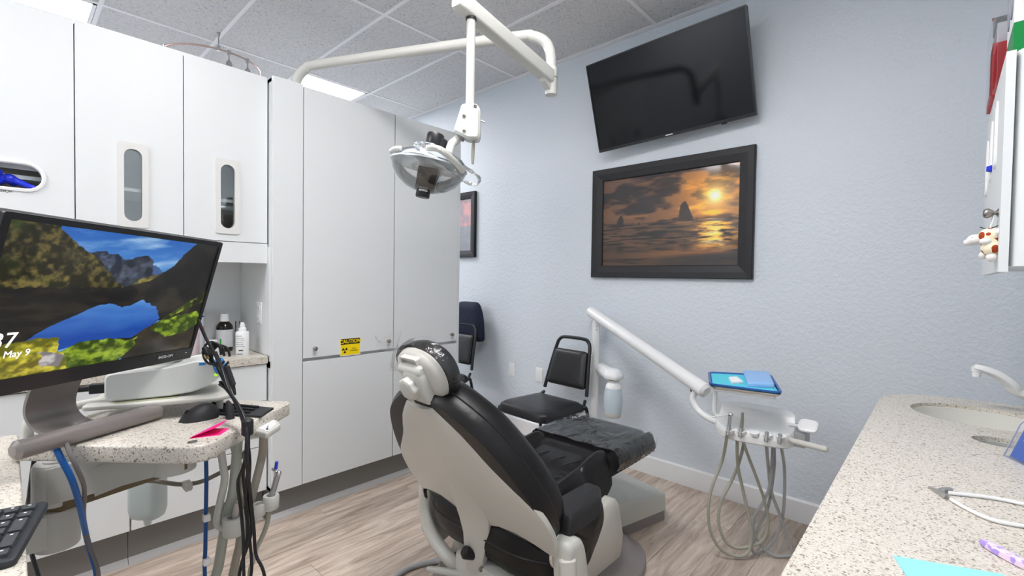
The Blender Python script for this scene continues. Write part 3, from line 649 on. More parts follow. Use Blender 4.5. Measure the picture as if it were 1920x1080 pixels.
kk = [1, .985, .96] + [1-.022*i for i in range(2, 46)]
rings = []
for k in kk:
    e = min(1, (1-k)/.045); e = math.sqrt(max(0, 1-(1-e)**2)); rg = []
    for x, y in body:
        X, Y = ucx+(x-ucx)*max(k, .02), ucy+(y-ucy)*max(k, .02)
        rg.append(V(X, Y, .632+(surf(X, Y)-.632)*e+cup(X, Y)*min(1, (1-k)/.03)))
    rings.append(rg)
# resample the outline finely so that the cups come out round
def fine(r, m=220):
    L_ = [0]
    for i in range(len(r)): L_.append(L_[-1]+(r[(i+1) % len(r)]-r[i]).length)
    out = []
    for j in range(m):
        q = L_[-1]*j/m; i = max(k_ for k_ in range(len(r)) if L_[k_] <= q); t_ = (q-L_[i])/max(1e-9, L_[i+1]-L_[i]); out.append(r[i].lerp(r[(i+1) % len(r)], t_))
    return out
body_f = [(p.x, p.y) for p in fine([V(x, y, 0) for x, y in body])]
rings = []
for k in kk:
    e = min(1, (1-k)/.045); e = math.sqrt(max(0, 1-(1-e)**2)); rg = []
    for x, y in body_f:
        X, Y = ucx+(x-ucx)*max(k, .02), ucy+(y-ucy)*max(k, .02)
        rg.append(V(X, Y, .632+(surf(X, Y)-.632)*e+cup(X, Y)*min(1, (1-k)/.03)))
    rings.append(rg)
mesh('upper_shell', loft(rings, fan=True), WHITE, un, angle=60)
GREYP = M('grey_plastic', (.38, .39, .39), .45)
mesh('side_bracket', join(box((-.445, 2.19, .605), (-.395, 2.28, .665), .004), box((-.455, 2.27, .668), (-.37, 2.282, .678))), GREYP, un, smooth=False)
# cups with connectors
for h in hol:
    zt = surf(h.x, h.y)
    mesh('holster_cup', lathe([(.0178, .000), (.0188, .0016), (.0176, .0028), (.0165, .0005), (.0145, -.012), (.0, -.0145)], (h.x, h.y-.004, zt), (0, -.18, 1), n=20), WHITE, un)
# touch pad on the right
TP = at(1515, 797, Y=2.20)
nfw = (V(0, -.45, .75)).normalized(); TPF = (TP, V(1, 0, 0), nfw.cross(V(1, 0, 0)), nfw)
tp = mesh('touch_pad', pillow(rrect(-.034, .034, -.034, .034, .02), [(.006, -.012), (0, -.008), (0, -.002), (.004, .002), (.012, .003)], TPF), WHITE, un)
mesh('keypad_buttons', remap(join(*[slab(rrect(x-.004, x+.004, y-.004, y+.004, .0035, 3), .002, .0036) for x in (-.018, -.006, .006, .018) for y in (-.016, -.005, .006, .017)]), TPF), TRIM, tp)
mesh('touch_pad_arm', tube([TP+V(-.03, .01, -.012), TP+V(-.07, .02, -.02)], .006, 8, 1), WHITE, un)
H0 = at(1484, 826, Y=2.15); H1 = at(1550, 843, Y=2.08)
mesh('handle', tube([H0+V(-.02, .03, 0), H0, H0+(H1-H0)*.4, H1], .0115, 12, 5), IVORYL, un)
# tray on its arm
tz = .852
tcor = [at(1327, 697, Z=tz), at(1447, 703, Z=tz), at(1468, 736, Z=tz), at(1330, 719, Z=tz)]
tp_ = rpoly([(p.x, p.y) for p in tcor], .03, 5)
ta = root('tray_arm', 'white bent tube and plate holding up the instrument tray', 'tray holder', (-.78, 2.28, .62))
q0 = at(1340, 775, Y=2.27); q1 = at(1338, 722, Y=2.25)
mesh('riser', tube([q0+V(.04, 0, -.012), q0+V(.006, 0, -.004), q0+V(-.002, 0, .03), q0+V(0, 0, .09), V(q1.x, q1.y, tz-.03)], .0105, 12), WHITE, ta)
mesh('tray_plate', pillow(inset(tp_, .018), [(.004, tz-.034), (0, tz-.030), (0, tz-.022)]), WHITE, ta)
tr = root('instrument_tray', 'steel rimmed blue instrument tray with turquoise liner', 'tray', ((tcor[0]+tcor[2])/2)-V(0, 0, .022))
mesh('tray_pan', pillow(tp_, [(.012, tz-.022), (.002, tz-.013), (.001, tz-.0105)]), CHROME, tr)
mesh('tray_rim', pillow(tp_, [(.001, tz-.006), (0, tz), (.002, tz+.002), (.010, tz), (.013, tz-.006)]), M('blue_rim', srgb(44, 92, 170), .35), tr)
mesh('liner', pillow(inset(tp_, .013), [(0, tz-.010), (0, tz-.0035)]), M('turquoise_paper', srgb(90, 208, 226), .7), tr)
bx = [at(1394, 701, Z=tz), at(1441, 704, Z=tz), at(1452, 727, Z=tz), at(1402, 724, Z=tz)]
single('folded_towel', pillow(rpoly([(p.x, p.y) for p in bx], .006, 3), [(.003, tz-.004), (0, tz), (0, tz+.014), (.003, tz+.018)]), M('blue_cloth', srgb(150, 190, 236), .8, bump=(60, .15)), 'light blue folded paper towels on the instrument tray', 'towels')
gz = [at(1366, 709, Z=tz), at(1382, 708, Z=tz), at(1394, 717, Z=tz), at(1373, 719, Z=tz)]
single('gauze', pillow([(p.x, p.y) for p in gz], [(0, tz-.004), (0, tz+.003), (.004, tz+.007)]), M('white_gauze', (.85, .87, .86), .9, bump=(50, .5)), 'white crumpled gauze square on the tray liner', 'gauze')
# instrument hoses: each drops from its cup, loops near the floor and returns under the unit
def hx(pts, d0): return [dp(x, y, d0) if len(p) == 2 else dp(x, y, p[2]) for p in pts for x, y in [p[:2]]]
hoses = [
 (GREYHOSE, OLIVEHOSE, [(1366, 815), (1355, 860), (1336, 910), (1328, 950), (1332, 995), (1350, 1028), (1380, 1043), (1402, 1036), (1409, 1008), (1404, 970), (1392, 915), (1383, 870), (1382, 815)], 'olive grey syringe hose looping from the outermost holster cup'),
 (OLIVEHOSE, OLIVEHOSE, [(1392, 815), (1401, 850), (1418, 895), (1432, 935), (1440, 970), (1437, 1000), (1425, 1017), (1400, 1026), (1375, 1026), (1356, 1008), (1347, 975), (1352, 940), (1370, 905), (1388, 860), (1399, 815)], 'olive hose from the second holster cup crossing in a wide loop'),
 (GREYHOSE, GREYHOSE, [(1439, 822), (1440, 870), (1446, 920), (1462, 965), (1478, 1010), (1488, 1045), (1478, 1058), (1450, 1050), (1425, 1020), (1412, 990), (1416, 965), (1432, 940), (1445, 900), (1450, 815)], 'grey hose from the fourth holster cup with the longest loop'),
 (GREYHOSE, GREYHOSE, [(1465, 825), (1470, 870), (1471, 920), (1467, 970), (1453, 1010), (1433, 1033), (1414, 1036), (1411, 1020), (1424, 985), (1440, 950), (1448, 905), (1452, 860), (1448, 815)], 'grey hose from the holster cup beside the keypad'),
]
for i, (ma, mb, pts, lb) in enumerate(hoses):
    d = 2.09
    P = [dp(x, y, d+.05*_s(math.pi*k/(len(pts)-1))+.012*i) for k, (x, y) in enumerate(pts)]
    hq = hol[[0, 1, 3, 4][i]]; P[0] = Vector((hq.x, hq.y-.022, .648)); P[-1].z = max(P[-1].z, .61)
    for p in P: p.z = max(p.z, .012)
    t = root('instrument_hose', lb, 'hose', (P[len(P)//2].x, P[len(P)//2].y, 0), 'hoses of the instrument unit')
    mesh('tubing', tube(P, .0068, 10, 6), mb, t)
    mesh('coupling', tube([P[0]+V(0, 0, -.018), P[0]+V(0, .010, .018)], .0078, 12, 1), STEEL, t)
# two instruments sit in their cups
t = root('air_water_syringe', 'chrome air water syringe with white tip in the outermost holster cup', 'syringe', hol[0]+V(0, 0, -.01))
h = hol[0]
mesh('handle', tube([h+V(0, -.01, -.02), h+V(.002, 0, .035)], .0072, 12, 1), STEEL, t)
mesh('head', sphere(h+V(.003, .0, .041), (.011, .009, .009)), CHROME, t)
mesh('tip', tube([h+V(-.004, -.002, .04), h+V(-.07, -.01, .018)], .0028, 8, 1), WHITE, t)
t = root('handpiece', 'slim steel handpiece standing in the second holster cup', 'handpiece', hol[1]+V(0, 0, -.01))
h = hol[1]
mesh('body', tube([h+V(0, -.01, -.02), h+V(.001, .0, .02), h+V(0, .005, .055)], lambda q: .0085-.004*q, 12), M('olive_steel', (.30, .29, .23), .3, .8), t)
mesh('button', lathe([(.0045, .052), (.0045, .058), (0, .060)], h+V(0, .005, 0), n=10), WHITE, t)
# ================================================================ RIGHT COUNTER
CZ = .864
out = [(-.16, .60), (XR-.002, .60), (XR-.002, 2.385), (.30, 2.384), (.143, 2.374), (.026, 2.358), (-.063, 2.328), (-.107, 2.293), (-.149, 2.221), (-.16, 2.15)]
sinkE = [(.098+.172*_c(a), 2.092+.152*_s(a)) for a in [2*math.pi*k/48 for k in range(48)]]
holeE = [(.128+.062*_c(a), 1.793+.050*_s(a)) for a in [2*math.pi*k/32 for k in range(32)]]
rc_ = single('right_countertop', holed(out, [sinkE[::-1], holeE[::-1]], CZ-.038, CZ), GRANITE, 'pale speckled countertop with sink beside the dental chair', 'countertop', smooth=False)
sk = root('sink', 'off white undermount oval sink basin in the speckled countertop', 'sink', (.098, 2.092, CZ-.17))
SINKM = M('sink_resin', (.72, .72, .66), .25)
mesh('basin', loft([[V(.098+.172*a*_c(2*math.pi*k/40), 2.092+.152*a*_s(2*math.pi*k/40), CZ-z) for k in range(40)] for a, z in ((.996, .0125), (.982, .0135), (.975, .03), (.94, .09), (.8, .14), (.5, .158), (.14, .163), (.13, .17), (.5, .168), (.84, .15), (.985, .10), (.994, .045), (.996, .0125))], caps=False), SINKM, sk)
mesh('drain', lathe([(.03, 0), (.03, .006), (.02, .004), (0, .004)], (.098, 2.092, CZ-.166), n=20), CHROME, sk)
wh = root('waste_chute', 'grey lined oval waste opening in the countertop before the sink', 'waste chute', (.128, 1.793, CZ-.22))
mesh('liner', loft([[V(.128+.062*a*_c(2*math.pi*k/28), 1.793+.050*a*_s(2*math.pi*k/28), CZ-z) for k in range(28)] for a, z in ((.995, .0125), (.97, .014), (.96, .05), (.95, .22), (.985, .22), (.99, .05), (.995, .0125))], caps=False), M('grey_liner', (.36, .37, .34), .4), wh)
bc = root('sink_cabinet', 'white base cabinet under the right countertop', 'cabinet', (.16, 1.47, 0))
mesh('side_panel', box((-.125, 2.30, .1), (XR-.003, 2.318, CZ-.038)), CAB, bc, smooth=False); mesh('side_panel', box((-.125, .63, .1), (XR-.003, .648, CZ-.038)), CAB, bc, smooth=False)
mesh('back_panel', box((XR-.012, .648, .1), (XR-.003, 2.30, CZ-.038)), CAB, bc, smooth=False); mesh('bottom_panel', box((-.125, .648, .1), (XR-.012, 2.30, .118)), CAB, bc, smooth=False)
for k in range(4): mesh('door', box((-.144, .635+k*.42, .105), (-.1255, 1.05+k*.42, .82), .0012), CAB, bc, smooth=False)
mesh('kick_board', box((-.06, .65, 0), (XR-.02, 2.28, .1)), KICK, bc, smooth=False)
# faucet
fa = root('faucet', 'white arched single spout faucet behind the sink', 'faucet', (.335, 2.26, CZ))
fy = 2.20
P = [V(.335, 2.27, .885), V(.315, 2.262, .900), at(1914, 738, Y=2.235), at(1896, 721, Y=2.22), at(1870, 703, Y=2.21), at(1845, 693, Y=fy), at(1828, 689, Y=fy)]
mesh('spout', tube(P, lambda q: .021-.008*q, 14, 6, sq=(1.25, .75)), WHITE, fa)
e = P[-1]
mesh('aerator', lathe([(.0105, -.030), (.011, -.014), (.013, -.012), (.013, .004)], e+V(.004, 0, 0), n=16), WHITE, fa)
mesh('base_body', lathe([(.034, 0), (.034, .01), (.026, .02), (.025, .06), (.02, .07), (0, .072)], (.345, 2.272, CZ), n=20), WHITE, fa)
mesh('lever', tube([V(.345, 2.272, .93), V(.37, 2.30, .955), V(.40, 2.32, .96)], .008, 10), WHITE, fa)
# brochure holder
B0 = V(.118, 1.655, CZ); bd = (at(1920, 868, Z=CZ)-at(1873, 846, Z=CZ)); bd.z = 0; bd.normalize(); bn = V(-bd.y, bd.x, 0)
if bn.y < 0: bn = -bn
lean = (V(0, 0, 1)*.93+bn*.36).normalized(); BF = (B0, bd, lean, bd.cross(lean))
bh = root('brochure_holder', 'clear acrylic leaflet holder on the right countertop', 'leaflet holder', B0+bd*.06)
def pane_(F, x0, x1, y0, y1): return [loc3(F, x0, y0, 0), loc3(F, x1, y0, 0), loc3(F, x1, y1, 0), loc3(F, x0, y1, 0)], [(0, 1, 2, 3)]
mesh('front_wall', pane_(BF, 0, .125, 0, .085), ACRYL, bh, smooth=False)
fb = (BF[0]+bn*.035, *BF[1:])
mesh('back_wall', pane_(fb, 0, .125, 0, .15), ACRYL, bh, smooth=False)
mesh('side_wall', ([B0, B0+bn*.037, B0+bn*.037+lean*.135, B0+bn*.025+lean*.14, B0+lean*.085], [(0, 1, 2, 3, 4)]), ACRYL, bh, smooth=False)
mesh('edge_rim', join(tube([B0, B0+lean*.085, B0+bn*.025+lean*.14, B0+bn*.037+lean*.135], .0013, 6, 1, False), tube([B0, B0+bd*.125], .0016, 6, 1)), M('acrylic_edge', (.30, .33, .45), .15), bh)
mesh('bottom', loft([[B0+bd*x+V(0, 0, z), B0+bn*.037+bd*x+V(0, 0, z)] for x, z in ((0, .001), (.125, .001))], caps=False, closed=False), ACRYL, bh, smooth=False)
for k, (mt, hh, lb) in enumerate([(M('blue_card', srgb(24, 96, 205), .4), .075, 'bright blue leaflet in front inside the acrylic holder'), (M('white_card', (.82, .83, .9), .5), .125, 'white leaflet at the back of the acrylic holder')]):
    bfk = (B0+bn*(.010+.012*k)+V(0, 0, .002), *BF[1:]); t = root('leaflet', lb, 'leaflet', bfk[0]+bd*.06)
    mesh('card', remap(box((.006, 0, 0), (.12, hh, .0012+.002*k)), bfk), mt, t, smooth=False)
    if k == 0:
        mesh('white_print', remap(join(box((.02, .046, .0013), (.10, .049, .0016)), box((.03, .038, .0013), (.09, .040, .0016))), (bfk[0], bfk[1], bfk[2], bfk[3])), WHITE, t, smooth=False)
    else:
        mesh('pink_print', remap(join(box((.03, .108, .0033), (.11, .112, .0036)), box((.03, .098, .0033), (.10, .102, .0036))), bfk), M('pink_ink', srgb(220, 60, 110), .5), t, smooth=False)
        mesh('violet_print', remap(slab(rpoly([(.015, .06), (.05, .055), (.09, .09), (.06, .094)], .01), .0033, .0036), bfk), M('violet_ink', srgb(150, 150, 215), .5), t, smooth=False)
# bib clip
bcp = root('bib_clip', 'white bib chain with two steel alligator clips on the right countertop', 'bib clip', at(1777, 928, Z=CZ))
for pts in ([(1780, 924), (1850, 932), (1900, 941), (1960, 955)], [(1783, 936), (1810, 952), (1855, 973), (1905, 984), (1960, 990)]):
    mesh('cord', tube([at(x, y, Z=CZ+.0042) for x, y in pts], .0036, 8), WHITE, bcp)
def clip(a, b, w):
    d = (b-a).normalized(); s = V(-d.y, d.x, 0)
    return join(loft([[a-s*.001+V(0, 0, .001), a+s*.001+V(0, 0, .001), a+s*.001+V(0, 0, .003), a-s*.001+V(0, 0, .003)], [a+d*.5*(b-a).length-s*w*.6, a+d*.5*(b-a).length+s*w*.6, a+d*.5*(b-a).length+s*w*.5+V(0, 0, .008), a+d*.5*(b-a).length-s*w*.5+V(0, 0, .008)], [b-s*w, b+s*w, b+s*w*.8+V(0, 0, .009), b-s*w*.8+V(0, 0, .009)]]))
mesh('clip_jaw', clip(at(1741, 914, Z=CZ+.001), at(1776, 936, Z=CZ+.001), .005), STEEL, bcp, smooth=False)
mesh('clip_jaw', clip(at(1752, 921, Z=CZ+.001), at(1784, 923, Z=CZ+.001), .005), STEEL, bcp, smooth=False)
# toothbrush and blue bib
TBM, tnt, tb_ = nodes('lilac_marble'); tcn = tnt.nodes.new('ShaderNodeTexCoord'); tn = tnt.nodes.new('ShaderNodeTexNoise'); tn.inputs['Scale'].default_value = 70
trp = ramp(tnt, [(.47, srgb(236, 214, 236)), (.52, srgb(176, 150, 232))]); tnt.links.new(tcn.outputs['Object'], tn.inputs['Vector']); tnt.links.new(tn.outputs['Fac'], trp.inputs[0]); tnt.links.new(trp.outputs[0], tb_.inputs['Base Color']); tb_.inputs['Roughness'].default_value = .3
tq = [at(1842, 1015, Z=CZ+.006), at(1875, 1034, Z=CZ+.006), at(1925, 1060, Z=CZ+.006), at(2000, 1090, Z=CZ+.006)]
single('toothbrush', tube(tq, lambda q: .0045+.003*_s(min(1, q*3)*1.5), 12, 6, sq=(1.15, .8)), TBM, 'lilac marbled toothbrush handle on the right countertop', 'toothbrush')
bb = [at(1676, 1043, Z=CZ+.001), at(1880, 1078, Z=CZ+.001), at(1990, 1150, Z=CZ+.001), at(1745, 1150, Z=CZ+.001)]
single('dental_bib', pillow([(p.x, p.y) for p in bb], [(0, CZ), (0, CZ+.0022)]), M('blue_bib', srgb(150, 224, 245), .8, bump=(220, .35, 1)), 'pale blue folded dental bib at the end of the right countertop', 'bib')
# ================================================================ RIGHT WALL CABINET
UX = .097; U0, U1 = 1.66, 2.34; UZ0, UZ1 = 1.317, 1.852
uc = root('corner_wall_cabinet', 'white wall cabinet with dispenser slots above the sink counter', 'cabinet', (.28, 2.0, UZ0))
mesh('body', pillow(rpoly([(UX+.018, U0), (XR-.002, U0), (XR-.002, U1), (UX+.018, U1)], [.035, .001, .001, .001], 6), [(0, UZ0+.012), (0, UZ1+.002)]), CAB, uc)
UF = (V(UX, 0, 0), V(0, -1, 0), V(0, 0, 1), V(-1, 0, 0))
sl = [(-(2.24), 1.67, .085), (-(2.06), 1.69, .085), (-(1.88), 1.70, .085)]
holes = [stadium(a, b, .016, c, 8) for a, b, c in sl]
dr = mesh('door', remap(holed([(-U1, UZ0-.002), (-U0, UZ0-.002), (-U0, UZ1), (-U1, UZ1)], holes, -.017, 0), UF), CAB, uc, smooth=False)
for a, b, c in sl:
    st_ = stadium(a, b, .016, c, 8)
    mesh('slot_ring', loft([[loc3(UF, x, y, hh) for x, y in inset(st_, i)] for i, hh in ((-.010, 0), (-.008, .004), (-.002, .004), (.001, 0), (.001, -.016))], caps=False), WHITE, dr)
kp = at(1869, 399, X=UX); kp = V(UX, 1.715, 1.466)
mesh('knob', lathe([(.012, 0), (.010, .002), (.005, .005), (.005, .008), (.008, .011), (.0125, .018), (.012, .024), (.008, .028), (0, .029)], kp, (-1, 0, 0), 18), NICKEL, dr)
single('glove_cuff', pillow(rpoly([(-.010, -.010), (.010, -.010), (.013, .008), (-.013, .008)], .003), [(0, -.012), (0, .004), (.003, .012)], (V(UX, 2.03, 1.635), V(0, -1, 0), V(0, 0, 1), V(-1, 0, 0))), BLUEG, 'blue glove tip poking from a dispenser slot above the sink', 'glove')
# toy on the knob
ty_ = root('plush_toy', 'small white toy animal with brown patches hanging from the cabinet knob', 'toy', kp+V(-.025, 0, -.135))
TOY, nt_, pb = nodes('patched_plush'); a1 = nt_.nodes.new('ShaderNodeTexCoord'); a2 = nt_.nodes.new('ShaderNodeTexVoronoi'); a2.inputs['Scale'].default_value = 46; a2.inputs['Randomness'].default_value = .9
a3 = ramp(nt_, [(.0, srgb(168, 64, 22)), (.43, srgb(244, 233, 205))], True); nt_.links.new(a1.outputs['Object'], a2.inputs['Vector']); nt_.links.new(a2.outputs['Distance'], a3.inputs[0]); nt_.links.new(a3.outputs[0], pb.inputs['Base Color']); pb.inputs['Roughness'].default_value = .85
tq0 = kp+V(-.018, 0, 0)
def toyb(name, parts, mt):
    o = mesh(name, join(*parts), mt, ty_); md = o.modifiers.new('r', 'REMESH'); md.mode = 'VOXEL'; md.voxel_size = .0022; md.use_smooth_shade = True; return o
toyb('body', [sphere(tq0+V(.004, -.004, -.058), (.022, .022, .020)), sphere(tq0+V(.006, -.008, -.088), (.019, .021, .022)), sphere(tq0+V(.004, -.006, -.073), (.018, .019, .016))], TOY)
toyb('head', [sphere(tq0+V(-.022, .006, -.066), (.017, .014, .014)), sphere(tq0+V(-.034, .010, -.072), (.011, .010, .009))], M('white_plush', (.82, .81, .79), .9))
for q, rr in ((V(.008, -.012, -.113), (.011, .012, .012)), (V(-.004, -.020, -.073), (.012, .012, .009)), (V(.018, -.016, -.050), (.011, .012, .010)), (V(-.006, .014, -.107), (.009, .009, .010))):
    mesh('limb', sphere(tq0+q, rr), MATS['white_plush'], ty_)
mesh('eye', join(sphere(tq0+V(-.028, -.004, -.062), .0022, 8, 6)), BLACKP, ty_)
mesh('cord', join(tube([kp+V(-.007, 0, .005), kp+V(-.010, -.004, -.02), tq0+V(.004, -.004, -.042)], .0012, 6), tube([kp+V(-.007, .004, .005), kp+V(-.012, .004, -.02), tq0+V(.004, .002, -.042)], .0012, 6)), WHITE, ty_)
mesh('bow', tube([tq0+V(-.014, .004, -.034), tq0+V(-.004, 0, -.039), tq0+V(.006, -.002, -.038), tq0+V(.018, -.006, -.033)], .0015, 6), BLACKP, ty_)
# boxes on top of the cabinet
gx0 = UX+.0; GREEN = M('green_card', srgb(0, 130, 60), .4); WCARD = M('white_carton', (.80, .81, .84), .45)
g = root('tissue_box', 'white and green carton with loop lettering on top of the corner cabinet', 'box', (.22, 1.76, UZ1+.002))
mesh('green_lower', box((UX+.012, 1.685, UZ1+.002), (.36, 1.86, UZ1+.075)), GREEN, g, smooth=False)
mesh('white_upper', box((UX+.0115, 1.6845, UZ1+.0755), (.3605, 1.8605, UZ1+.26), .001), WCARD, g, smooth=False)
LF = (V(UX+.0113, 0, 0), V(0, -1, 0), V(0, 0, 1), V(-1, 0, 0))
INK = M('grey_ink', (.22, .24, .27), .6)
for cy in (-1.81, -1.735):
    mesh('loop_letter', remap(tube([V(cy+.026*_c(a), UZ1+.165+.06*_s(a), .0005) for a in [k*math.pi/8 for k in range(17)]], .0022, 6, 3), LF), INK, g)
EF = (V(0, 1.6842, 0), V(1, 0, 0), V(0, 0, 1), V(0, -1, 0))
mesh('green_dots', remap(join(*[lathe([(.011, 0), (.011, .0006), (0, .0007)], (UX+.05+k*.035, UZ1+.175, 0), n=16) for k in range(6)]), EF), GREEN, g, smooth=False)
g = root('red_box', 'red carton in a clear sleeve on top of the corner cabinet', 'box', (.2, 2.12, UZ1+.002))
mesh('red_carton', box((UX-.008, 2.03, UZ1+.002), (.30, 2.24, UZ1+.16)), M('red_card', srgb(214, 20, 36), .4), g, smooth=False)
mesh('clear_sleeve', box((UX-.012, 2.027, UZ1+.004), (.304, 2.244, UZ1+.235)), ACRYL, g, smooth=False)
mesh('white_inner', box((UX+.0, 2.035, UZ1+.16), (.29, 2.235, UZ1+.22)), WCARD, g, smooth=False)
# ================================================================ ASSISTANT WORKTOP AND MONITOR
WZ = .908
wp = rpoly([(-1.482, -.008), (-1.163, .281), (-1.406, .572), (-1.76, .25)], [.03, .045, .03, .04], 6)
aw = root('assistant_worktop', 'speckled swing-out worktop carrying the monitor and scanner', 'worktop', (-1.44, .27, WZ-.038))
mesh('slab', slab(wp, WZ-.038, WZ, bev=.005), GRANITE_TAN, aw)
gp = at(361, 829, Z=WZ); mesh('grommet', lathe([(.0085, -.002), (.0095, .0015), (.0075, .002), (.007, .0005), (0, .0005)], (gp.x, gp.y, WZ), n=18), NICKEL, aw)
# swing arm under the worktop
sa = root('swing_arm', 'cream two-part swing arm under the speckled worktop', 'support arm', (-1.66, .075, 0))
pv = V(-1.66, .082, 0)
CREAM = M('cream_enamel', (.60, .60, .57), .35)
mesh('lower_pivot', join(lathe([(.043, .575), (.045, .58), (.045, .672), (.043, .676)], pv, n=28), box((-1.70, -.0255, .59), (-1.62, .082, .67))), CREAM, sa)
mesh('pin', lathe([(.026, .57), (.026, .80)], pv, n=18), CREAM, sa)
e1 = V(-1.46, .29, .78)
def bar(a, b, w, h0, h1, z0a, z0b):
    d = (b-a); d.z = 0; d.normalize(); s = V(-d.y, d.x, 0)
    return loft([[p-s*w+V(0, 0, zz+h0), p+s*w+V(0, 0, zz+h0), p+s*w+V(0, 0, zz+h1), p-s*w+V(0, 0, zz+h1)] for p, zz in ((V(a.x, a.y, 0), z0a), (V(b.x, b.y, 0), z0b))])
mesh('upper_pivot', lathe([(.045, .69), (.047, .695), (.047, .785), (.043, .795)], pv, n=28), CREAM, sa)
mesh('arm_channel', bar(pv, e1, .045, 0, .09, .695, .775), CREAM, sa, smooth=False)
sd = V(.71, -.70, 0)
mesh('arm_cover', bar(pv+(e1-pv)*.45+V(.0, 0, 0), e1, .0475, -.012, .06, .735, .80), IVORYL, sa, smooth=False)
mesh('brown_link', bar(pv+V(0, 0, 0), e1+V(.03, .035, 0), .028, -.02, .015, .685, .80), M('brown_link', (.20, .145, .08), .5), sa, smooth=False)
mesh('mount_head', lathe([(.05, .77), (.05, WZ-.0385)], e1+V(0, 0, -e1.z), n=24), CREAM, sa)
# shelf over the worktop with tube frame
PZ = .944
ps = root('scanner_shelf', 'cream tube frame and shelf over the worktop under the scanner', 'shelf', (-1.55, .25, WZ))
sh_ = rpoly([(-1.52, .115), (-1.400, .379), (-1.425, .425), (-1.59, .44), (-1.70, .19)], .02, 4)
mesh('shelf_plate', slab(sh_, PZ, PZ+.011, bev=.003), IVORY, ps)
b0 = at(52, 818, Z=WZ)
mesh('tube_frame', tube([V(b0.x, b0.y, WZ), V(b0.x, b0.y, WZ+.018), V(b0.x-.006, b0.y+.004, WZ+.032), V(b0.x-.02, b0.y+.022, WZ+.038), V(-1.64, .15, PZ-.006), V(-1.62, .25, PZ-.006)], .0105, 12), IVORYL, ps)
mesh('tube_leg', tube([V(-1.44, .39, PZ), V(-1.44, .39, WZ)], .009, 10, 1), IVORYL, ps)
# scanner
SO = at(195, 757, Z=PZ+.011); S1 = at(414, 737, Z=PZ+.011); sdx = (S1-SO); sdx.z = 0; SL = sdx.length; sdx.normalize(); sdy = V(-sdx.y, sdx.x, 0)
if sdy.x > 0: sdy = -sdy
SCF = (SO, sdx, sdy, V(0, 0, 1))
sc = root('plate_scanner', 'pale grey intraoral plate scanner with blue flap on the shelf', 'scanner', SO+sdx*.13+sdy*.06)
prof = [(0, 0.006), (.03, .002), (SL*.55, .004), (SL*.75, .010), (SL*.9, .024), (SL*1.0, .046), (SL*1.02, .055), (SL*.99, .072), (SL*.9, .089), (SL*.78, .094), (SL*.66, .087), (SL*.5, .080), (SL*.3, .077), (.01, .074), (0, .066)]
prof = rpoly(prof, .012, 3)
SCM = M('scanner_grey', (.66, .68, .65), .4)
mesh('housing', pillow(prof, [(.004, .0), (0, .004), (0, .116), (.004, .12)], (SO, sdx, V(0, 0, 1), sdy)), SCM, sc)
mesh('top_groove', remap(tube([V(.01, .058, .0755), V(SL*.5, .058, .081), V(SL*.7, .058, .089)], .004, 8), SCF), IVORYL, sc)
BLUEF = M('blue_flap', srgb(40, 130, 205), .35)
_fn = (sdx*.75-sdy*.45+V(0, 0, .5)).normalized(); _fr = _fn.cross(V(0, 0, 1)).normalized()*-1; FLF = (loc3(SCF, SL*.975, .018, .071), _fr, _fn.cross(_fr), _fn)
mesh('flap', remap(pillow(rpoly([(-.024, -.02), (.02, -.024), (.024, .022), (-.02, .02)], .006), [(0, 0), (0, .005), (.004, .009)]), FLF), BLUEF, sc)
mesh('blue_mark', remap(box((SL*.80, -.0012, .080), (SL*.86, .003, .087)), SCF), BLUEF, sc, smooth=False)
mesh('status_led', lathe([(.0045, 0), (.0045, .003), (.003, .004), (0, .004)], loc3(SCF, SL*.955, -.0005, .052), -sdy, 12), M('green_led', srgb(150, 190, 40), .3, emit=.8), sc)
mesh('paper_mat', remap(box((.02, -.012, -.004), (SL*.62, .05, .001)), SCF), M('mat_weave', (.42, .43, .28), .9, bump=(300, .6)), sc, smooth=False)
mesh('plug', remap(join(box((-.034, .02, .022), (0, .045, .045), .002), tube([V(-.062, .032, .034), V(-.03, .032, .034)], .007, 8, 1)), SCF), BLACKP, sc, smooth=False)
q = loc3(SCF, -.06, .032, .034)
single('usb_cable', tube([q, q+V(-.02, -.03, -.002), q+V(-.03, -.07, -.02), dp(75, 800, 1.2), dp(66, 850, 1.22), dp(55, 930, 1.25), dp(50, 1000, 1.3), V(-1.75, .08, .3), V(-1.72, .12, .006)], .0052, 8), BLACKP, 'black cable running from the scanner down behind the swing arm', 'cable')
# monitor
myaw, mt_, mr_ = [math.radians(a) for a in (129.73, 15.472, -1.467)]
r_ = V(_c(myaw), _s(myaw), 0); n_ = V(_s(myaw), -_c(myaw), 0); n2 = n_*_c(mt_)-V(0, 0, 1)*_s(mt_); u2 = n_*_s(mt_)+V(0, 0, 1)*_c(mt_)
MF = (V(-1.3415, .170, 1.2140), r_*_c(mr_)+u2*_s(mr_), u2*_c(mr_)-r_*_s(mr_), n2); MW, MH = .54, .335
mo = root('computer_monitor', 'black computer monitor showing a mountain lake on a taupe stand', 'monitor', (-1.42, .14, WZ))
mesh('casing', remap(join(slab(rrect(-MW/2, MW/2, -MH/2, MH/2, .005), -.03, -.001, IDF, .003), slab(rrect(-MW*.33, MW*.33, -MH*.35, MH*.35, .03), -.05, -.028, IDF, .012)), MF), BLACKM, mo)
SX0, SX1, SY0, SY1 = -MW/2+.013, MW/2-.011, -MH/2+.031, MH/2-.012
mesh('bezel', remap(holed(rrect(-MW/2, MW/2, -MH/2, MH/2, .005), [[(SX0, SY0), (SX1, SY0), (SX1, SY1), (SX0, SY1)]], -.002, .0035), MF), BLACKP, mo, smooth=False)
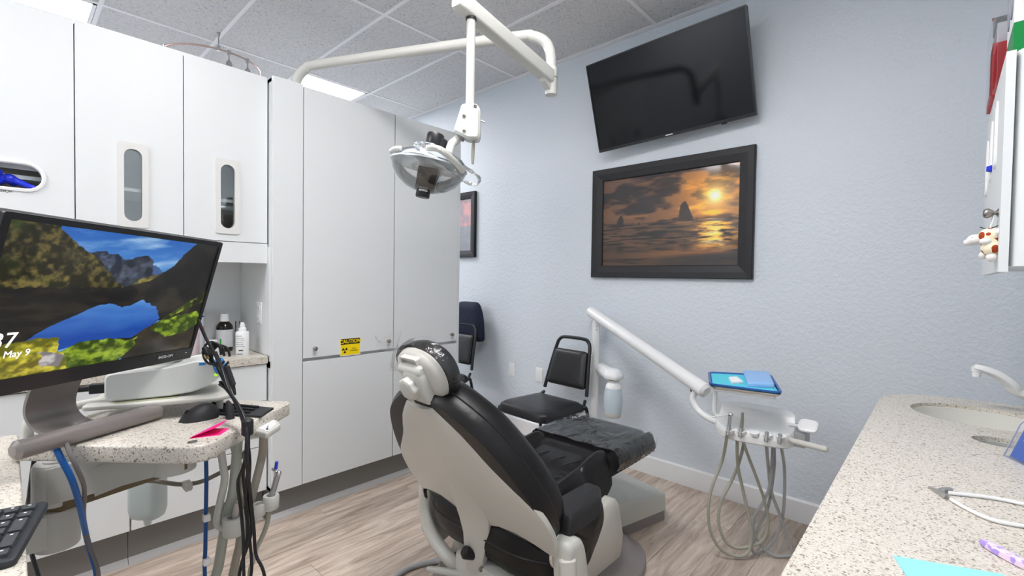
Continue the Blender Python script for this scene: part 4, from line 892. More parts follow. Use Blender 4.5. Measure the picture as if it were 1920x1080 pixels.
def suv(x, y):
    p = onpl(x, y, MF[0], MF[3])-MF[0]; return ((p.dot(MF[1])-SX0)/(SX1-SX0), (p.dot(MF[2])-SY0)/(SY1-SY0))
def cp(pts): return [suv(x*560/1920, 380+y*315/1080) for x, y in pts]
def lake(u, v):
    n = fbm(u*9, v*9, 6, 1); n2_ = fbm(u*30, v*22, 4, 2); ed = (fbm(u*26, v*26, 4, 5)-.47)*.03
    cld = np.clip((fbm(u*4+v*6, v*16-u*5, 5, 12)-.42)*3.2, 0, 1)
    sky = mixc(mixc(C3(112, 168, 222)+0*u[..., None], C3(36, 96, 178), np.clip((v-.55)*2.4, 0, 1)), C3(176, 204, 230), cld*.75)
    img = sky
    def lay(poly, c, uu=None): return np.where(inpoly((u if uu is None else uu)+ed, v+ed, poly)[..., None], c, img)
    rockc = mixc(C3(30, 36, 48)+0*u[..., None], C3(84, 92, 108), np.clip((n2_-.35)*2.6, 0, 1))
    img = lay(cp([(975, 405), (1005, 405), (1035, 440), (1060, 455), (1000, 475), (960, 470)]), C3(62, 92, 140)+0*img)
    img = lay(cp([(560, 315), (680, 312), (735, 330), (800, 360), (850, 365), (800, 560), (640, 560)]), mixc(C3(30, 38, 56)+0*u[..., None], C3(92, 104, 126), np.clip((n2_-.4)*3, 0, 1)))
    img = lay(cp([(720, 470), (800, 395), (870, 352), (935, 345), (975, 370), (985, 460), (1000, 560), (760, 560)]), rockc)
    # right hand slope (dark) and its moss edge
    img = lay(cp([(1300, 235), (1450, 235), (1420, 700), (1290, 640), (1200, 760), (980, 760), (780, 640), (830, 530), (1050, 450), (1130, 400), (1190, 330)]), mixc(C3(27, 26, 25)+0*u[..., None], C3(52, 48, 40), np.clip((n-.42)*3.5, 0, 1)))
    img = lay(cp([(840, 530), (900, 490), (1050, 455), (960, 505)]), mixc(C3(70, 62, 30)+0*u[..., None], C3(140, 130, 66), np.clip((n2_-.4)*4, 0, 1)))
    # left slope: sunlit scrub
    scrub = mixc(C3(30, 29, 16)+0*u[..., None], C3(126, 112, 58), np.clip((fbm(u*42, v*26, 5, 7)-.40)*3.6, 0, 1)*np.clip(.35+fbm(u*5, v*5, 3, 77), 0, 1)); scrub = mixc(scrub, C3(176, 150, 56), np.clip((fbm(u*18, v*18, 4, 17)-.55)*5, 0, 1)*np.clip((u-.28)*4, 0, 1)); scrub = mixc(scrub, C3(52, 70, 26), np.clip((fbm(u*7, v*7, 3, 27)-.5)*4, 0, 1)*.7)
    img = lay(cp([(-200, 40), (405, 60), (410, 170), (470, 235), (560, 300), (620, 340), (680, 410), (720, 470), (795, 545), (-400, 560)]), scrub)
    # water: dark reflection, blue sky reflection
    dark = mixc(C3(22, 21, 22)+0*u[..., None], C3(48, 42, 34), np.clip((fbm(u*10, v*26, 4, 4)-.44)*3, 0, 1))
    img = lay(cp([(-500, 548), (795, 545), (850, 530), (1000, 700), (1060, 720), (960, 800), (880, 880), (-600, 980)]), dark)
    blue = mixc(C3(20, 70, 160)+0*u[..., None], C3(120, 176, 232), np.clip((v-.22)*2.6+.5*(fbm(u*5, v*14, 4, 3)-.5), 0, 1))
    img = lay(cp([(160, 895), (240, 840), (330, 790), (460, 735), (560, 690), (640, 658), (730, 645), (790, 668), (840, 660), (910, 625), (960, 645), (1010, 690), (1020, 745), (940, 815), (860, 862), (760, 870), (560, 900), (380, 945), (200, 960)]), blue)
    # foreground banks
    moss = mixc(C3(46, 66, 10)+0*u[..., None], C3(150, 176, 44), np.clip((fbm(u*28, v*28, 4, 6)-.36)*3.2, 0, 1))
    dk = mixc(C3(34, 31, 26)+0*u[..., None], C3(66, 58, 44), np.clip((n-.42)*3.5, 0, 1))
    img = lay(cp([(1330, 560), (1420, 560), (1320, 1000), (780, 1010), (800, 900), (920, 815), (1060, 740), (1200, 640)]), dk)
    img = lay(cp([(1330, 565), (1350, 600), (1300, 640), (1120, 720), (990, 795), (1050, 740), (1180, 660)]), mixc(dk, moss, np.clip((n2_-.35)*4, 0, 1)))
    img = lay(cp([(960, 810), (1060, 750), (1270, 690), (1290, 760), (1180, 830), (1060, 860)]), moss)
    img = lay(cp([(300, 1080), (380, 960), (520, 890), (700, 870), (840, 880), (880, 860), (860, 920), (760, 1010), (480, 1070)]), moss)
    yel = mixc(C3(96, 96, 20)+0*u[..., None], C3(206, 196, 60), np.clip((fbm(u*30, v*30, 4, 61)-.36)*3.2, 0, 1))
    img = lay(cp([(-700, 960), (-100, 930), (130, 890), (250, 870), (360, 870), (380, 950), (420, 1010), (400, 1120), (-700, 1300)]), yel)
    img = lay(cp([(250, 960), (330, 955), (410, 990), (380, 1050), (260, 1050)]), mixc(C3(120, 116, 116)+0*u[..., None], C3(196, 192, 190), np.clip((n2_-.4)*4, 0, 1)))
    return img
SCR = printmat('screen_glow', .68, .2)
painted('screen', (loc3(MF, SX0, SY0, .0002), *MF[1:]), SX1-SX0, SY1-SY0, 420, 250, lake, SCR, mo)
TXW = M('screen_text', (.95, .95, .95), .4, emit=.7)
def onscreen(x, y): p = onpl(x, y, MF[0], MF[3]); return p+MF[3]*.0007
text('9:37', .041, (onscreen(31, 638), *MF[1:]), TXW, mo, 'clock_text', 'RIGHT', .0002)
text('Thursday, May 9', .0185, (onscreen(56, 660), *MF[1:]), TXW, mo, 'date_text', 'RIGHT', .0002)
mesh('asset_label', remap(box((MW/2-.127, -MH/2+.012, .0033), (MW/2-.062, -MH/2+.024, .0038)), MF), SBL, mo, smooth=False)
text('04355-OP1', .0105, (loc3(MF, MW/2-.0945, -MH/2+.018, .0043), *MF[1:]), WHITE, mo, 'label_text', 'CENTER', .0002)
mesh('power_led', remap(box((MW/2-.025, -MH/2+.018, .0033), (MW/2-.0235, -MH/2+.0195, .0042)), MF), M('amber_led', (.9, .9, .6), .4, emit=1.2), mo, smooth=False)
ST = M('taupe_enamel', (.25, .225, .215), .3, .3)
bL, bR = V(-1.337, .02, .929), V(-1.462, .252, .929)
mesh('foot_bar', tube([bL+(bL-bR).normalized()*.012, bL, bR, bR-(bL-bR).normalized()*.006], .0195, 20, 1, False), ST, mo)
fm = (bL+bR)/2; fdir = (bR-bL).normalized(); bk = V(-n_.x, -n_.y, 0)
lp = [(0, .004), (.03, .002), (.07, .004), (.098, .018), (.112, .045), (.106, .08), (.085, .125), (.055, .18), (.035, .25)]
lp2 = catmull([V(a, 0, b) for a, b in lp], 4)
def leaf(hw):
    rings = []
    for i, p in enumerate(lp2):
        t_ = (lp2[min(i+1, len(lp2)-1)]-lp2[max(i-1, 0)]).normalized(); nn = V(-t_.z, 0, t_.x)
        A = [(-hw, -.003), (hw, -.003), (hw, .003), (-hw, .003)]
        rings.append([fm+fdir*a+bk*(p.x+nn.x*b)+V(0, 0, p.z+nn.z*b-.004) for a, b in A])
    return loft(rings)
mesh('stand_leaf', leaf(.048), ST, mo)
# mouse, note, sensor dock on the worktop
mp0, mp1 = at(343, 793, Z=WZ), at(408, 781, Z=WZ); md_ = (mp1-mp0); md_.z = 0; mlen = md_.length+.015; md_.normalize(); ms = V(-md_.y, md_.x, 0); mc = (mp0+mp1)/2+ms*.012
mu = root('computer_mouse', 'black wireless mouse on the speckled worktop', 'mouse', V(mc.x, mc.y, WZ))
rg = []
for t_ in np.linspace(-1, 1, 13):
    wdt = .030*(1-abs(t_)**3)**.5+.001; ht = .036*max(0, (1-(t_-.25)**2*.62-abs(t_)**8*.3))+.002
    if t_ < -.7: ht *= (1+t_)/.3*.8+.25
    rg.append([mc+md_*(t_*mlen/2)+ms*(wdt*_c(a))+V(0, 0, WZ-mc.z+max(0, ht*_s(a)) if _s(a) > 0 else WZ-mc.z) for a in [2*math.pi*k/18 for k in range(18)]])
mesh('shell', loft(rg), BLACKM, mu)
mesh('wheel', lathe([(.006, -.003), (.007, 0), (.006, .003)], mc-md_*(mlen*.28)+V(0, 0, WZ-mc.z+.021), ms, 14), BLACKP, mu)
npq = [at(355, 822, Z=WZ+.001), at(393, 803, Z=WZ+.001), at(430, 803, Z=WZ+.001), at(412, 815, Z=WZ+.001)]
pk = M('pink_paper', srgb(255, 30, 140), .6)
nt0 = root('sticky_note', 'hot pink folded sticky note on the speckled worktop edge', 'note', V(npq[0].x, npq[0].y, WZ))
mesh('lower_leaf', pillow([(p.x, p.y) for p in npq], [(0, WZ), (0, WZ+.0008)]), pk, nt0, smooth=False)
upv = [npq[0]+V(0, 0, .0005), npq[1]+V(0, 0, .001), npq[2]+V(-.01, .0, .020), npq[3]+V(-.005, 0, .018)]
mesh('raised_leaf', (upv+[p+V(0, 0, .0006) for p in upv], [(0, 1, 2, 3), (7, 6, 5, 4), (0, 4, 5, 1), (1, 5, 6, 2), (2, 6, 7, 3), (3, 7, 4, 0)]), pk, nt0, smooth=False)
kq = [at(362, 776, Z=WZ), at(488, 784, Z=WZ), at(513, 768, Z=WZ), at(398, 757, Z=WZ)]
kd = root('sensor_dock', 'flat black ridged sensor dock lying on the speckled worktop', 'dock', V((kq[0].x+kq[2].x)/2, (kq[0].y+kq[2].y)/2, WZ))
mesh('dock_plate', slab([(p.x, p.y) for p in kq], WZ, WZ+.006, bev=.001), BLACKM, kd, smooth=False)
for f_ in (.2, .5, .8):
    a_ = kq[0]+(kq[3]-kq[0])*f_; b_ = kq[1]+(kq[2]-kq[1])*f_; mesh('ridge', tube([a_+(b_-a_)*.08+V(0, 0, .008), a_+(b_-a_)*.80+V(0, 0, .008)], .0045, 8, 1), BLACKP, kd)
# keyboard on the return counter
K0 = V(-1.105, .045, .897); e1_ = V(.965, -.26, -.13).normalized(); e2_ = V(-.26, -.965, 0).normalized(); kn = e1_.cross(e2_); kn = kn if kn.z > 0 else -kn
KF = (K0, e1_, e2_, kn)
kb = root('keyboard', 'dark grey keyboard overhanging the return countertop edge', 'keyboard', V(-1.08, -.15, CZ))
KBM = M('keyboard_grey', (.028, .032, .038), .5); KEYM = M('key_cap', (.045, .048, .055), .55)
mesh('tray', remap(slab(rrect(0, .158, 0, .44, .008), -.014, -.002, IDF, .003), KF), KBM, kb)
mesh('feet', remap(join(box((.012, .05, -.032), (.02, .09, -.012)), box((.012, .35, -.032), (.02, .39, -.012)), box((.14, .03, -.0165), (.15, .41, -.012))), KF), KBM, kb, smooth=False)
kme = None
rows = [(.012, 1), (.034, 1), (.0535, 1), (.073, 1), (.0925, 1), (.112, 1), (.1315, 1)]
for ri, (rx, _) in enumerate(rows):
    for ci in range(21):
        cy0 = .010+ci*.0198+(.006 if ci >= 4 else 0)+(.004 if ci >= 7 else 0)
        if cy0 > .425: continue
        if ri == 0 and ci % 5 == 4: continue
        if ci == 0 and ri in (3, 5): continue
        if ci in (4, 5, 6) and ri in (3, 4) and not (ri == 4 and ci == 5): continue
        if ri == 6 and 10 <= ci <= 16: continue
        tall = 2 if (ci == 0 and ri in (2, 4)) else 1
        k_ = mesh('key', remap(pillow(rrect(rx, rx+.0165+.0195*(tall-1), cy0, cy0+.0172, .002, 2), [(0, -.003), (.0012, .0035), (.002, .004)]), KF), KEYM, kb, smooth=False)
        if ci < 9: mesh('legend', remap(box((rx+.005, cy0+.007, .0040), (rx+.0075, cy0+.0105, .0043)), KF), M('legend_white', (.7, .7, .7), .5) if 'legend_white' not in MATS else MATS['legend_white'], k_, smooth=False)
mesh('space_bar', remap(pillow(rrect(.1315, .148, .218, .345, .002, 2), [(0, -.003), (.0012, .0035), (.002, .004)]), KF), KEYM, kb, smooth=False)
# loose cables in front of the worktop
single('network_cable', tube([V(-1.585, .10, .925), dp(92, 778, 1.24), dp(83, 785, 1.18), dp(86, 806, 1.08), dp(100, 830, 1.0), dp(112, 855, .985), dp(135, 900, 1.0), dp(150, 950, 1.06), dp(163, 1010, 1.14), dp(178, 1060, 1.16), dp(200, 1130, 1.2), V(-1.52, .28, .3), V(-1.55, .33, .007)], .0062, 10), BLUEC, 'thick blue network cable hanging in front of the swing arm', 'cable')
single('grey_cable', tube([V(-1.50, .10, .925), dp(112, 797, 1.13), dp(119, 815, 1.02), dp(128, 842, .98), dp(145, 880, .985), dp(158, 915, 1.03), dp(157, 965, 1.11), dp(163, 1010, 1.13), dp(182, 1062, 1.15), dp(205, 1130, 1.18), V(-1.48, .30, .3), V(-1.50, .36, .005)], .0045, 8), M('dark_grey_cable', (.16, .15, .15), .45), 'thin grey cable hanging beside the blue network cable', 'cable')
# canister
cn0 = dp(277, 915, 1.40)
ca_ = root('fluid_canister', 'cloudy translucent fluid canister hanging under the worktop', 'canister', V(cn0.x, cn0.y, .52))
CANM = M('cloudy_plastic', (.66, .74, .73), .4, alpha=.8)
cw = rrect(-.047, .047, -.03, .03, .02, 4); CFR = (V(cn0.x, cn0.y, 0), V(CR[0], CR[1], 0), V(-CR[1], CR[0], 0), V(0, 0, 1))
mesh('tank', pillow(cw, [(.02, .545), (.006, .552), (0, .575), (0, .72), (.004, .73), (.018, .738)], CFR), CANM, ca_)
mesh('drain_nub', lathe([(.008, .525), (.01, .53), (.012, .55)], (cn0.x, cn0.y, 0), n=12), CANM, ca_)
mesh('hanger', join(box((cn0.x-.015, cn0.y-.004, .735), (cn0.x+.015, cn0.y+.004, WZ-.037))), IVORYL, ca_, smooth=False)
# assistant instrument holder under the worktop
ah = root('assistant_holder', 'ivory bent arm with instrument cups below the worktop', 'instrument holder', (-1.36, .44, 0))
hp = [dp(408, 848, 1.28), dp(418, 872, 1.28), dp(421, 900, 1.28), dp(412, 945, 1.28), dp(407, 975, 1.28), dp(412, 987, 1.28), dp(425, 990, 1.28)]
hp[0].z = WZ-.038
mesh('bent_arm', tube(hp, .0095, 12), IVORYL, ah)
c0 = dp(438, 984, 1.28); c1 = dp(508, 940, 1.33)
HF = ((c0), (c1-c0).normalized(), V(0, 0, 1), (c1-c0).normalized().cross(V(0, 0, 1)))
for q_, sc_ in ((c0, 1.25), (c0+(c1-c0)*.42, .9), (c0+(c1-c0)*.66, .85), (c1, 1.0)):
    mesh('cup', lathe([(.018*sc_, -.022*sc_), (.021*sc_, -.018*sc_), (.022*sc_, .012*sc_), (.020*sc_, .018*sc_), (.012*sc_, .018*sc_), (.011*sc_, -.01)], q_, n=18), IVORYL, ah)
mesh('cup_rail', tube([c0, c0+(c1-c0)*.5+V(0, 0, .004), c1], .009, 10), IVORYL, ah)
cl_ = root('instrument_shelf', 'ivory control pad jutting from the edge of the worktop', 'control pad', V(-1.30, .47, .86))
pq = [at(474, 805, Z=.882), at(500, 812, Z=.882), at(527, 795, Z=.882), at(520, 786, Z=.882), at(496, 786, Z=.882)]
mesh('pad', slab(rpoly([(p.x, p.y) for p in pq], .008, 4), .866, .882, bev=.004), IVORYL, cl_)
mesh('pad_inlay', slab(inset(rpoly([(p.x, p.y) for p in pq], .008, 4), .009), .881, .8835), TRIM, cl_)
mesh('pad_bracket', box((-1.36, .41, .856), (-1.30, .47, .8695)), IVORYL, cl_, smooth=False)
# suction handpieces with hoses
sv = [(c0+V(.004, 0, .006), V(.2, .1, 1), .062, 'large chrome suction handpiece in the widest cup', STEEL, .010), (c0+(c1-c0)*.42, V(.0, 0, 1), .05, 'chrome suction valve in the middle cup', CHROME, .0085), (c1+V(0, 0, .01), V(.12, .10, .5), .075, 'grey saliva ejector with blue tipped straw in the outer cup', M('satin_grey', (.42, .43, .45), .3, .6), .0085)]
for i, (p_, d_, ln, lb, mt2, rr) in enumerate(sv):
    d_ = d_.normalized(); t = root('suction_handpiece', lb, 'suction handpiece', p_, 'suction handpieces under the worktop')
    mesh('grip', tube([p_-d_*.03, p_+d_*ln], lambda q: rr*(1-.15*q), 12, 1), mt2, t)
    if i == 2:
        mesh('straw', tube([p_+V(-.004, -.004, -.01), p_+d_*.05+V(-.004, -.004, .005), dp(518, 872, 1.33)], .0032, 8), M('clear_straw', (.7, .7, .72), .2, alpha=.7), t)
        mesh('blue_tip', tube([dp(517, 879, 1.33), dp(519, 866, 1.33)], .0046, 10, 1), M('blue_tip', (.01, .06, .6), .3), t)
        mesh('lever', join(sphere(p_+d_*ln, .008, 10, 6), tube([p_+d_*ln, p_+d_*ln+V(-.02, -.01, .01)], .0035, 8, 1)), CHROME, t)
def hang(pts, d, rad, mt, lb, name='suction_hose', cat='hose', grp='hoses under the worktop', end=True, first=None):
    P = [dp(x, y, d if len(p) == 2 else p[2]) for p in pts for x, y in [p[:2]]]
    if first is not None: P[0] = Vector(first)
    if end:
        l = P[-1]; P += [V(l.x-.01, l.y+.02, max(.12, l.z-.2)), V(l.x-.03, l.y+.06, rad+.001)]
    return single(name, tube(P, rad, 10, 6), mt, lb, cat, grp)
GRH = M('grey_green_hose', (.42, .44, .38), .4)
hang([(452, 835), (440, 900), (428, 960), (418, 1010), (410, 1060), (400, 1110)], 1.30, .013, GRH, 'thick grey green suction hose dropping behind the black cables', first=(-1.45, .44, WZ-.04))
hang([(497, 815), (492, 850), (483, 890), (470, 940), (455, 1000), (440, 1060), (432, 1120)], 1.33, .011, TANHOSE, 'tan suction hose hanging below the ivory control pad', first=(-1.345, .47, .86))
hang([(432, 832), (444, 860), (451, 880), (447, 910), (452, 960), (447, 1020), (440, 1080), (436, 1120)], 1.36, .0085, TANHOSE, 'slender tan hose with a sharp bend under the worktop', first=(-1.49, .42, WZ-.04))
hang([(506, 955), (500, 985), (490, 1010), (482, 1026), (478, 1040), (468, 1090)], 1.34, .0065, OLIVEHOSE, 'olive hose curving down from the outer suction cup')
hang([(255, 900), (290, 902), (335, 908), (370, 905), (400, 893), (440, 870), (462, 845)], 1.34, .0062, M('khaki_tube', (.22, .20, .16), .45), 'khaki tube swagged under the worktop with a clip', 'swag_tube', end=False)
p_ = dp(351, 909, 1.335)
single('tube_clip', join(box((p_.x-.018, p_.y-.01, p_.z-.010), (p_.x-.003, p_.y+.01, p_.z+.008), .002), box((p_.x+.003, p_.y-.01, p_.z-.010), (p_.x+.018, p_.y+.01, p_.z+.008), .002), box((p_.x-.018, p_.y-.008, p_.z-.013), (p_.x+.018, p_.y+.008, p_.z-.008), .001)), IVORYL, 'small ivory clip on the swagged khaki tube', 'clip')
bcb = root('blue_air_line', 'dark blue air line with white tags dropping from the worktop corner', 'air line', (-1.40, .40, 0))
bl = [dp(386, 862, 1.24), dp(387, 900, 1.24), dp(386, 960, 1.24), dp(385, 1030, 1.24), dp(384, 1075, 1.24), V(-1.43, .36, .2), V(-1.44, .38, .006)]
bl[0].z = max(bl[0].z, .80)
mesh('line', tube(bl, .0048, 10), M('navy_line', (.01, .07, .25), .4), bcb)
mesh('connector', tube([V(bl[0].x, bl[0].y, WZ-.038), bl[0]+V(0, 0, -.012)], .0095, 12, 1), STEEL, bcb)
for y_ in (970, 1052):
    q_ = dp(387, y_, 1.24); mesh('tag', box((q_.x-.008, q_.y-.008, q_.z-.009), (q_.x+.010, q_.y+.008, q_.z+.009), .002), WHITE, bcb, smooth=False)
# black cable bundle from the scanner
bk_ = [([(372, 600), (385, 632), (398, 655), (415, 690), (428, 730), (448, 762), (462, 800), (462, 860), (470, 930), (476, 990), (480, 1040), (497, 1085)], 'black cable hanging from the monitor corner past the worktop'),
       ([(404, 660), (420, 700), (434, 740), (455, 775), (466, 810), (458, 870), (446, 905), (452, 960), (456, 1010), (458, 1090)], 'black cable with a ferrite block dropping past the worktop'),
       ([(408, 690), (424, 722), (440, 752), (457, 788), (463, 830), (456, 890), (462, 950), (468, 1010), (472, 1060), (470, 1110)], 'black cable running straight down the middle of the bundle'),
       ([(413, 716), (436, 745), (452, 780), (465, 812), (464, 880), (460, 940), (464, 1000), (455, 1050), (446, 1110)], 'black cable twisting round the others below the strap'),
       ([(412, 720), (430, 735), (446, 765), (458, 800), (468, 860), (466, 930), (472, 990), (462, 1030), (452, 1060), (450, 1100)], 'thin black cable knotted into the bundle beside the worktop')]
for i, (pts, lb) in enumerate(bk_):
    hang([(x, y, float(np.interp(y, [690, 790, 860, 960], [1.21, 1.105, 1.10, 1.16]))+.010*(i-2)*(.4 if 700 < y < 840 else 1)) for x, y in pts], 1.2, .0038, BLACKP, lb, 'black_cable', 'cable', 'black cables beside the worktop')
tie = dp(464, 801, 1.105); single('cable_tie', tube([tie+V(0, 0, -.016), tie+V(0, 0, .016)], .013, 10, 1), BLACKM, 'black strap gathering the cables at the worktop edge', 'cable tie')
# coil of cable and plugs over the scanner
kt = root('cable_coil', 'tangled coil of black cable with plugs above the scanner', 'cable coil', dp(400, 680, 1.26)); kc = dp(402, 662, 1.24)
for i in range(4):
    a0 = random.uniform(0, 6); ax1 = V(CR[0], CR[1], 0); 
    mesh('loop', tube([kc+ax1*(.020*_c(a)+.004*i-.006)+V(0, 0, .030*_s(a)-.004*i)+V(-.68, .73, 0)*(.006*i+.006*_s(a+a0)) for a in [k*math.pi/6 for k in range(12)]], .0032, 8, 4), BLACKP, kt)
mesh('plug', tube([dp(384, 652, 1.23), dp(391, 664, 1.23)], .0085, 10, 1, sq=(1, .6)), BLACKM, kt)
mesh('plug_contact', tube([dp(385, 665, 1.23), dp(389, 672, 1.23)], .006, 8, 1, sq=(1, .4)), M('brass', (.6, .45, .2), .3, 1), kt)
mesh('inline_connector', tube([dp(424, 688, 1.22), dp(436, 722, 1.22)], .0085, 10, 1), BLACKM, kt)
mesh('strain_relief', tube([dp(436, 722, 1.22), dp(441, 740, 1.22)], lambda q: .006-.003*q, 8, 1), BLACKM, kt)
single('ferrite_plug', tube([dp(427, 752, 1.21), dp(430, 765, 1.21), dp(432, 786, 1.205)], lambda q: .004+.006*min(1, q*2), 10, 4), BLACKM, 'black ferrite plug dangling over the sensor dock', 'plug')
# ================================================================ BOTTLES IN THE NICHE
def bottle(name, label, c, prof, mat, cat='bottle', extra=()):
    t = root(name, label, cat, c); mesh('body', lathe(prof, c, n=24), mat, t)
    for nm, pr_, mt2 in extra: mesh(nm, lathe(pr_, c, n=24), mt2, t)
    return t
LBL = M('paper_label', (.66, .68, .70), .6); ZC = .864
c = V(-2.83, .79, ZC)
bottle('mouthwash_bottle', 'dark bottle with white cap and grey green label in the niche', c, [(.036, 0), (.039, .004), (.039, .128), (.036, .140), (.022, .158), (.019, .163)], M('dark_amber', (.012, .007, .005), .12), extra=[('cap', [(.023, .160), (.0225, .163), (.019, .200), (0, .201)], WHITE), ('label', [(.0393, .024), (.0396, .025), (.0396, .116), (.0393, .117)], LBL)])
mesh('green_stripe', remap(box((-.0035, .028, 0), (.0045, .070, .0012)), (c+V(.73, -.68, 0)*.0392, V(.68, .73, 0), V(0, 0, 1), V(.73, -.68, 0))), M('label_green', srgb(40, 170, 50), .5), bpy.data.objects['mouthwash_bottle'], smooth=False)
c = V(-2.63, .815, ZC)
bottle('spray_bottle', 'slim white spray bottle with printed text in the niche', c, [(.029, 0), (.031, .003), (.031, .118), (.028, .122), (.018, .123)], WHITE, extra=[('pump', [(.018, .121), (.018, .138), (.0125, .142), (.0125, .158), (.009, .160), (.009, .168), (0, .169)], WHITE)])
GT = M('grey_print', (.35, .35, .37), .6)
sbF = (c+V(.76, -.65, 0)*.0305, V(.65, .76, 0), V(0, 0, 1), V(.76, -.65, 0))
mesh('print_lines', remap(join(*[box((-.02, z, 0), (.012+.006*((k*7) % 3), z+.0025, .0008)) for k, z in enumerate((.10, .09, .08, .068, .058, .048))]), sbF), GT, bpy.data.objects['spray_bottle'], smooth=False)
mesh('print_code', remap(join(box((-.004, .026, 0), (.016, .031, .0012)), box((-.012, .008, 0), (.014, .011, .0012))), sbF), SBL, bpy.data.objects['spray_bottle'], smooth=False)
c = V(-2.86, .66, ZC)
PK = M('pink_band', srgb(226, 120, 120), .5)
bottle('wipes_canister', 'white wipes canister with pink band beside the monitor edge', c, [(.038, 0), (.042, .004), (.042, .20), (.040, .204)], M('pale_label', (.74, .75, .80), .45), extra=[('lid', [(.0425, .203), (.0425, .222), (.038, .23), (0, .232)], WHITE), ('pink_ring', [(.0423, .12), (.0426, .121), (.0426, .139), (.0423, .14)], PK), ('blue_ring', [(.0423, .188), (.0426, .189), (.0426, .194), (.0423, .195)], M('ring_blue', (.02, .08, .4), .4))])
c = V(-2.76, .625, ZC)
bottle('tall_clear_tub', 'clear plastic tub with pale pink contents beside the monitor edge', c, [(.030, 0), (.032, .003), (.032, .12), (.03, .124)], M('pale_pink_tub', (.80, .68, .70), .25, alpha=.8), 'tub', extra=[('lid', [(.033, .12), (.033, .134), (0, .136)], WHITE)])
c = V(-2.66, .685, ZC)
bottle('white_jar', 'short white jar with screw lid behind the cable coil', c, [(.030, 0), (.033, .003), (.033, .058), (.026, .066)], WHITE, 'jar', extra=[('lid', [(.027, .064), (.027, .084), (.024, .086), (0, .0865)], WHITE)])
single('clear_vial', lathe([(.012, 0), (.012, .155), (.0105, .155), (.0105, .004)], (-2.86, .862, ZC), n=16), ACRYL, 'tall clear narrow tube standing behind the spray bottle', 'tube')
# ================================================================ OVERHEAD EXAMINATION LIGHT
LM = M('light_enamel', (.62, .62, .575), .25)
li = root('examination_light', 'ivory overhead dental light on long tubular arm from the tall cabinet', 'dental light', (-2.62, 1.10, 2.265))
tz_ = 2.412
mesh('long_arm', tube([V(-2.64, 1.08, 2.268), V(-2.64, 1.08, 2.31), V(-2.625, 1.088, 2.36), V(-2.575, 1.112, 2.40), V(-2.50, 1.148, tz_), V(-2.0, 1.392, tz_+.002), V(-1.50, 1.636, tz_), V(-1.435, 1.668, tz_-.008), V(-1.385, 1.693, 2.375), V(-1.362, 1.704, 2.33), V(-1.356, 1.708, 2.28), V(-1.355, 1.708, 2.20)], lambda q: .0265-.003*q, 18, 5), LM, li)
D = V(-1.353, 1.708, 0)
mesh('collar', lathe([(.026, 2.20), (.029, 2.205), (.029, 2.245), (.026, 2.25)], D, n=22), LM, li)
mesh('pivot_tube', lathe([(.0265, 2.125), (.0275, 2.128), (.0275, 2.203)], D, n=22), LM, li)
mesh('seam_gap_shade', lathe([(.0279, 2.200), (.0279, 2.204)], D, n=22), BLACKM, li)  # black band painted in as the shade of the joint gap
E0 = V(-1.352, 1.685, 2.205); E1 = V(-1.304, 1.13, 2.268)
ed_ = (E1-E0).normalized(); es_ = ed_.cross(V(0, 0, 1)).normalized(); eu_ = es_.cross(ed_)
rr_ = rrect(-.026, .026, -.032, .032, .010, 4)
mesh('spring_arm', loft([[E0+ed_*s+es_*x*k+eu_*y*k for x, y in rr_] for s, k in ((-.018, .8), (-.01, 1), (.0, 1), ((E1-E0).length, 1), ((E1-E0).length+.03, 1), ((E1-E0).length+.038, .82))]), LM, li)
mesh('arm_groove', loft([[E0+ed_*s+es_*(a*.0266)+eu_*(b) for a, b in ((1, .004), (1.02, .004), (1.02, .0065), (1, .0065))] for s in (.03, .50)]), LM, li, smooth=False)
mesh('link', loft([[E0+ed_*a+eu_*b+es_*c for a, b, c in ((-.03, -.075, -.014), (.04, -.045, -.014), (.05, -.028, -.014), (-.01, -.028, -.014))], [E0+ed_*a+eu_*b+es_*c for a, b, c in ((-.03, -.075, .014), (.04, -.045, .014), (.05, -.028, .014), (-.01, -.028, .014))]]), LM, li, smooth=False)
RX, RY = -1.303, 1.166
mesh('socket_hole_shade', lathe([(.020, 2.226), (.020, 2.236)], (RX, RY, 0), n=18), BLACKM, li)  # black disc edge standing in for the dark hole under the arm
mesh('drop_rod', lathe([(.0165, 1.90), (.0165, 2.26)], (RX, RY, 0), n=18), LM, li)
rv = V(CR[0], CR[1], 0).normalized(); fv = V(CF[0], CF[1], 0).normalized()
# yoke block
YB = V(RX, RY, 0); blk = rpoly([(-.028, 1.913), (.026, 1.913), (.040, 1.895), (.040, 1.800), (.034, 1.785), (-.006, 1.785), (-.058, 1.812)], .010, 4)
mesh('yoke_block', pillow(blk, [(.008, -.032), (0, -.024), (0, .024), (.008, .032)], (YB, rv, V(0, 0, 1), rv.cross(V(0, 0, 1)))), LM, li)
for a, b in ((.022, 1.903), (-.018, 1.866), (-.017, 1.812)):
    mesh('screw', lathe([(.0065, .0), (.0065, .003), (.004, .0035), (.0035, .001), (0, .001)], YB+rv*a+V(0, 0, b)-fv*.0315, -fv, 12), NICKEL, li)
mesh('pull_pin', tube([YB+rv*.014+V(0, 0, 1.787), YB+rv*.013+V(0, 0, 1.755), YB+rv*.012+V(0, 0, 1.702)], lambda q: .0045+.002*_s(q*3), 10), M('khaki_pin', (.34, .33, .26), .4), li)
mesh('thumb_screw', tube([YB+rv*.038+V(0, 0, 1.862), YB+rv*.055+V(0, 0, 1.855)], .0025, 8, 1), NICKEL, li)
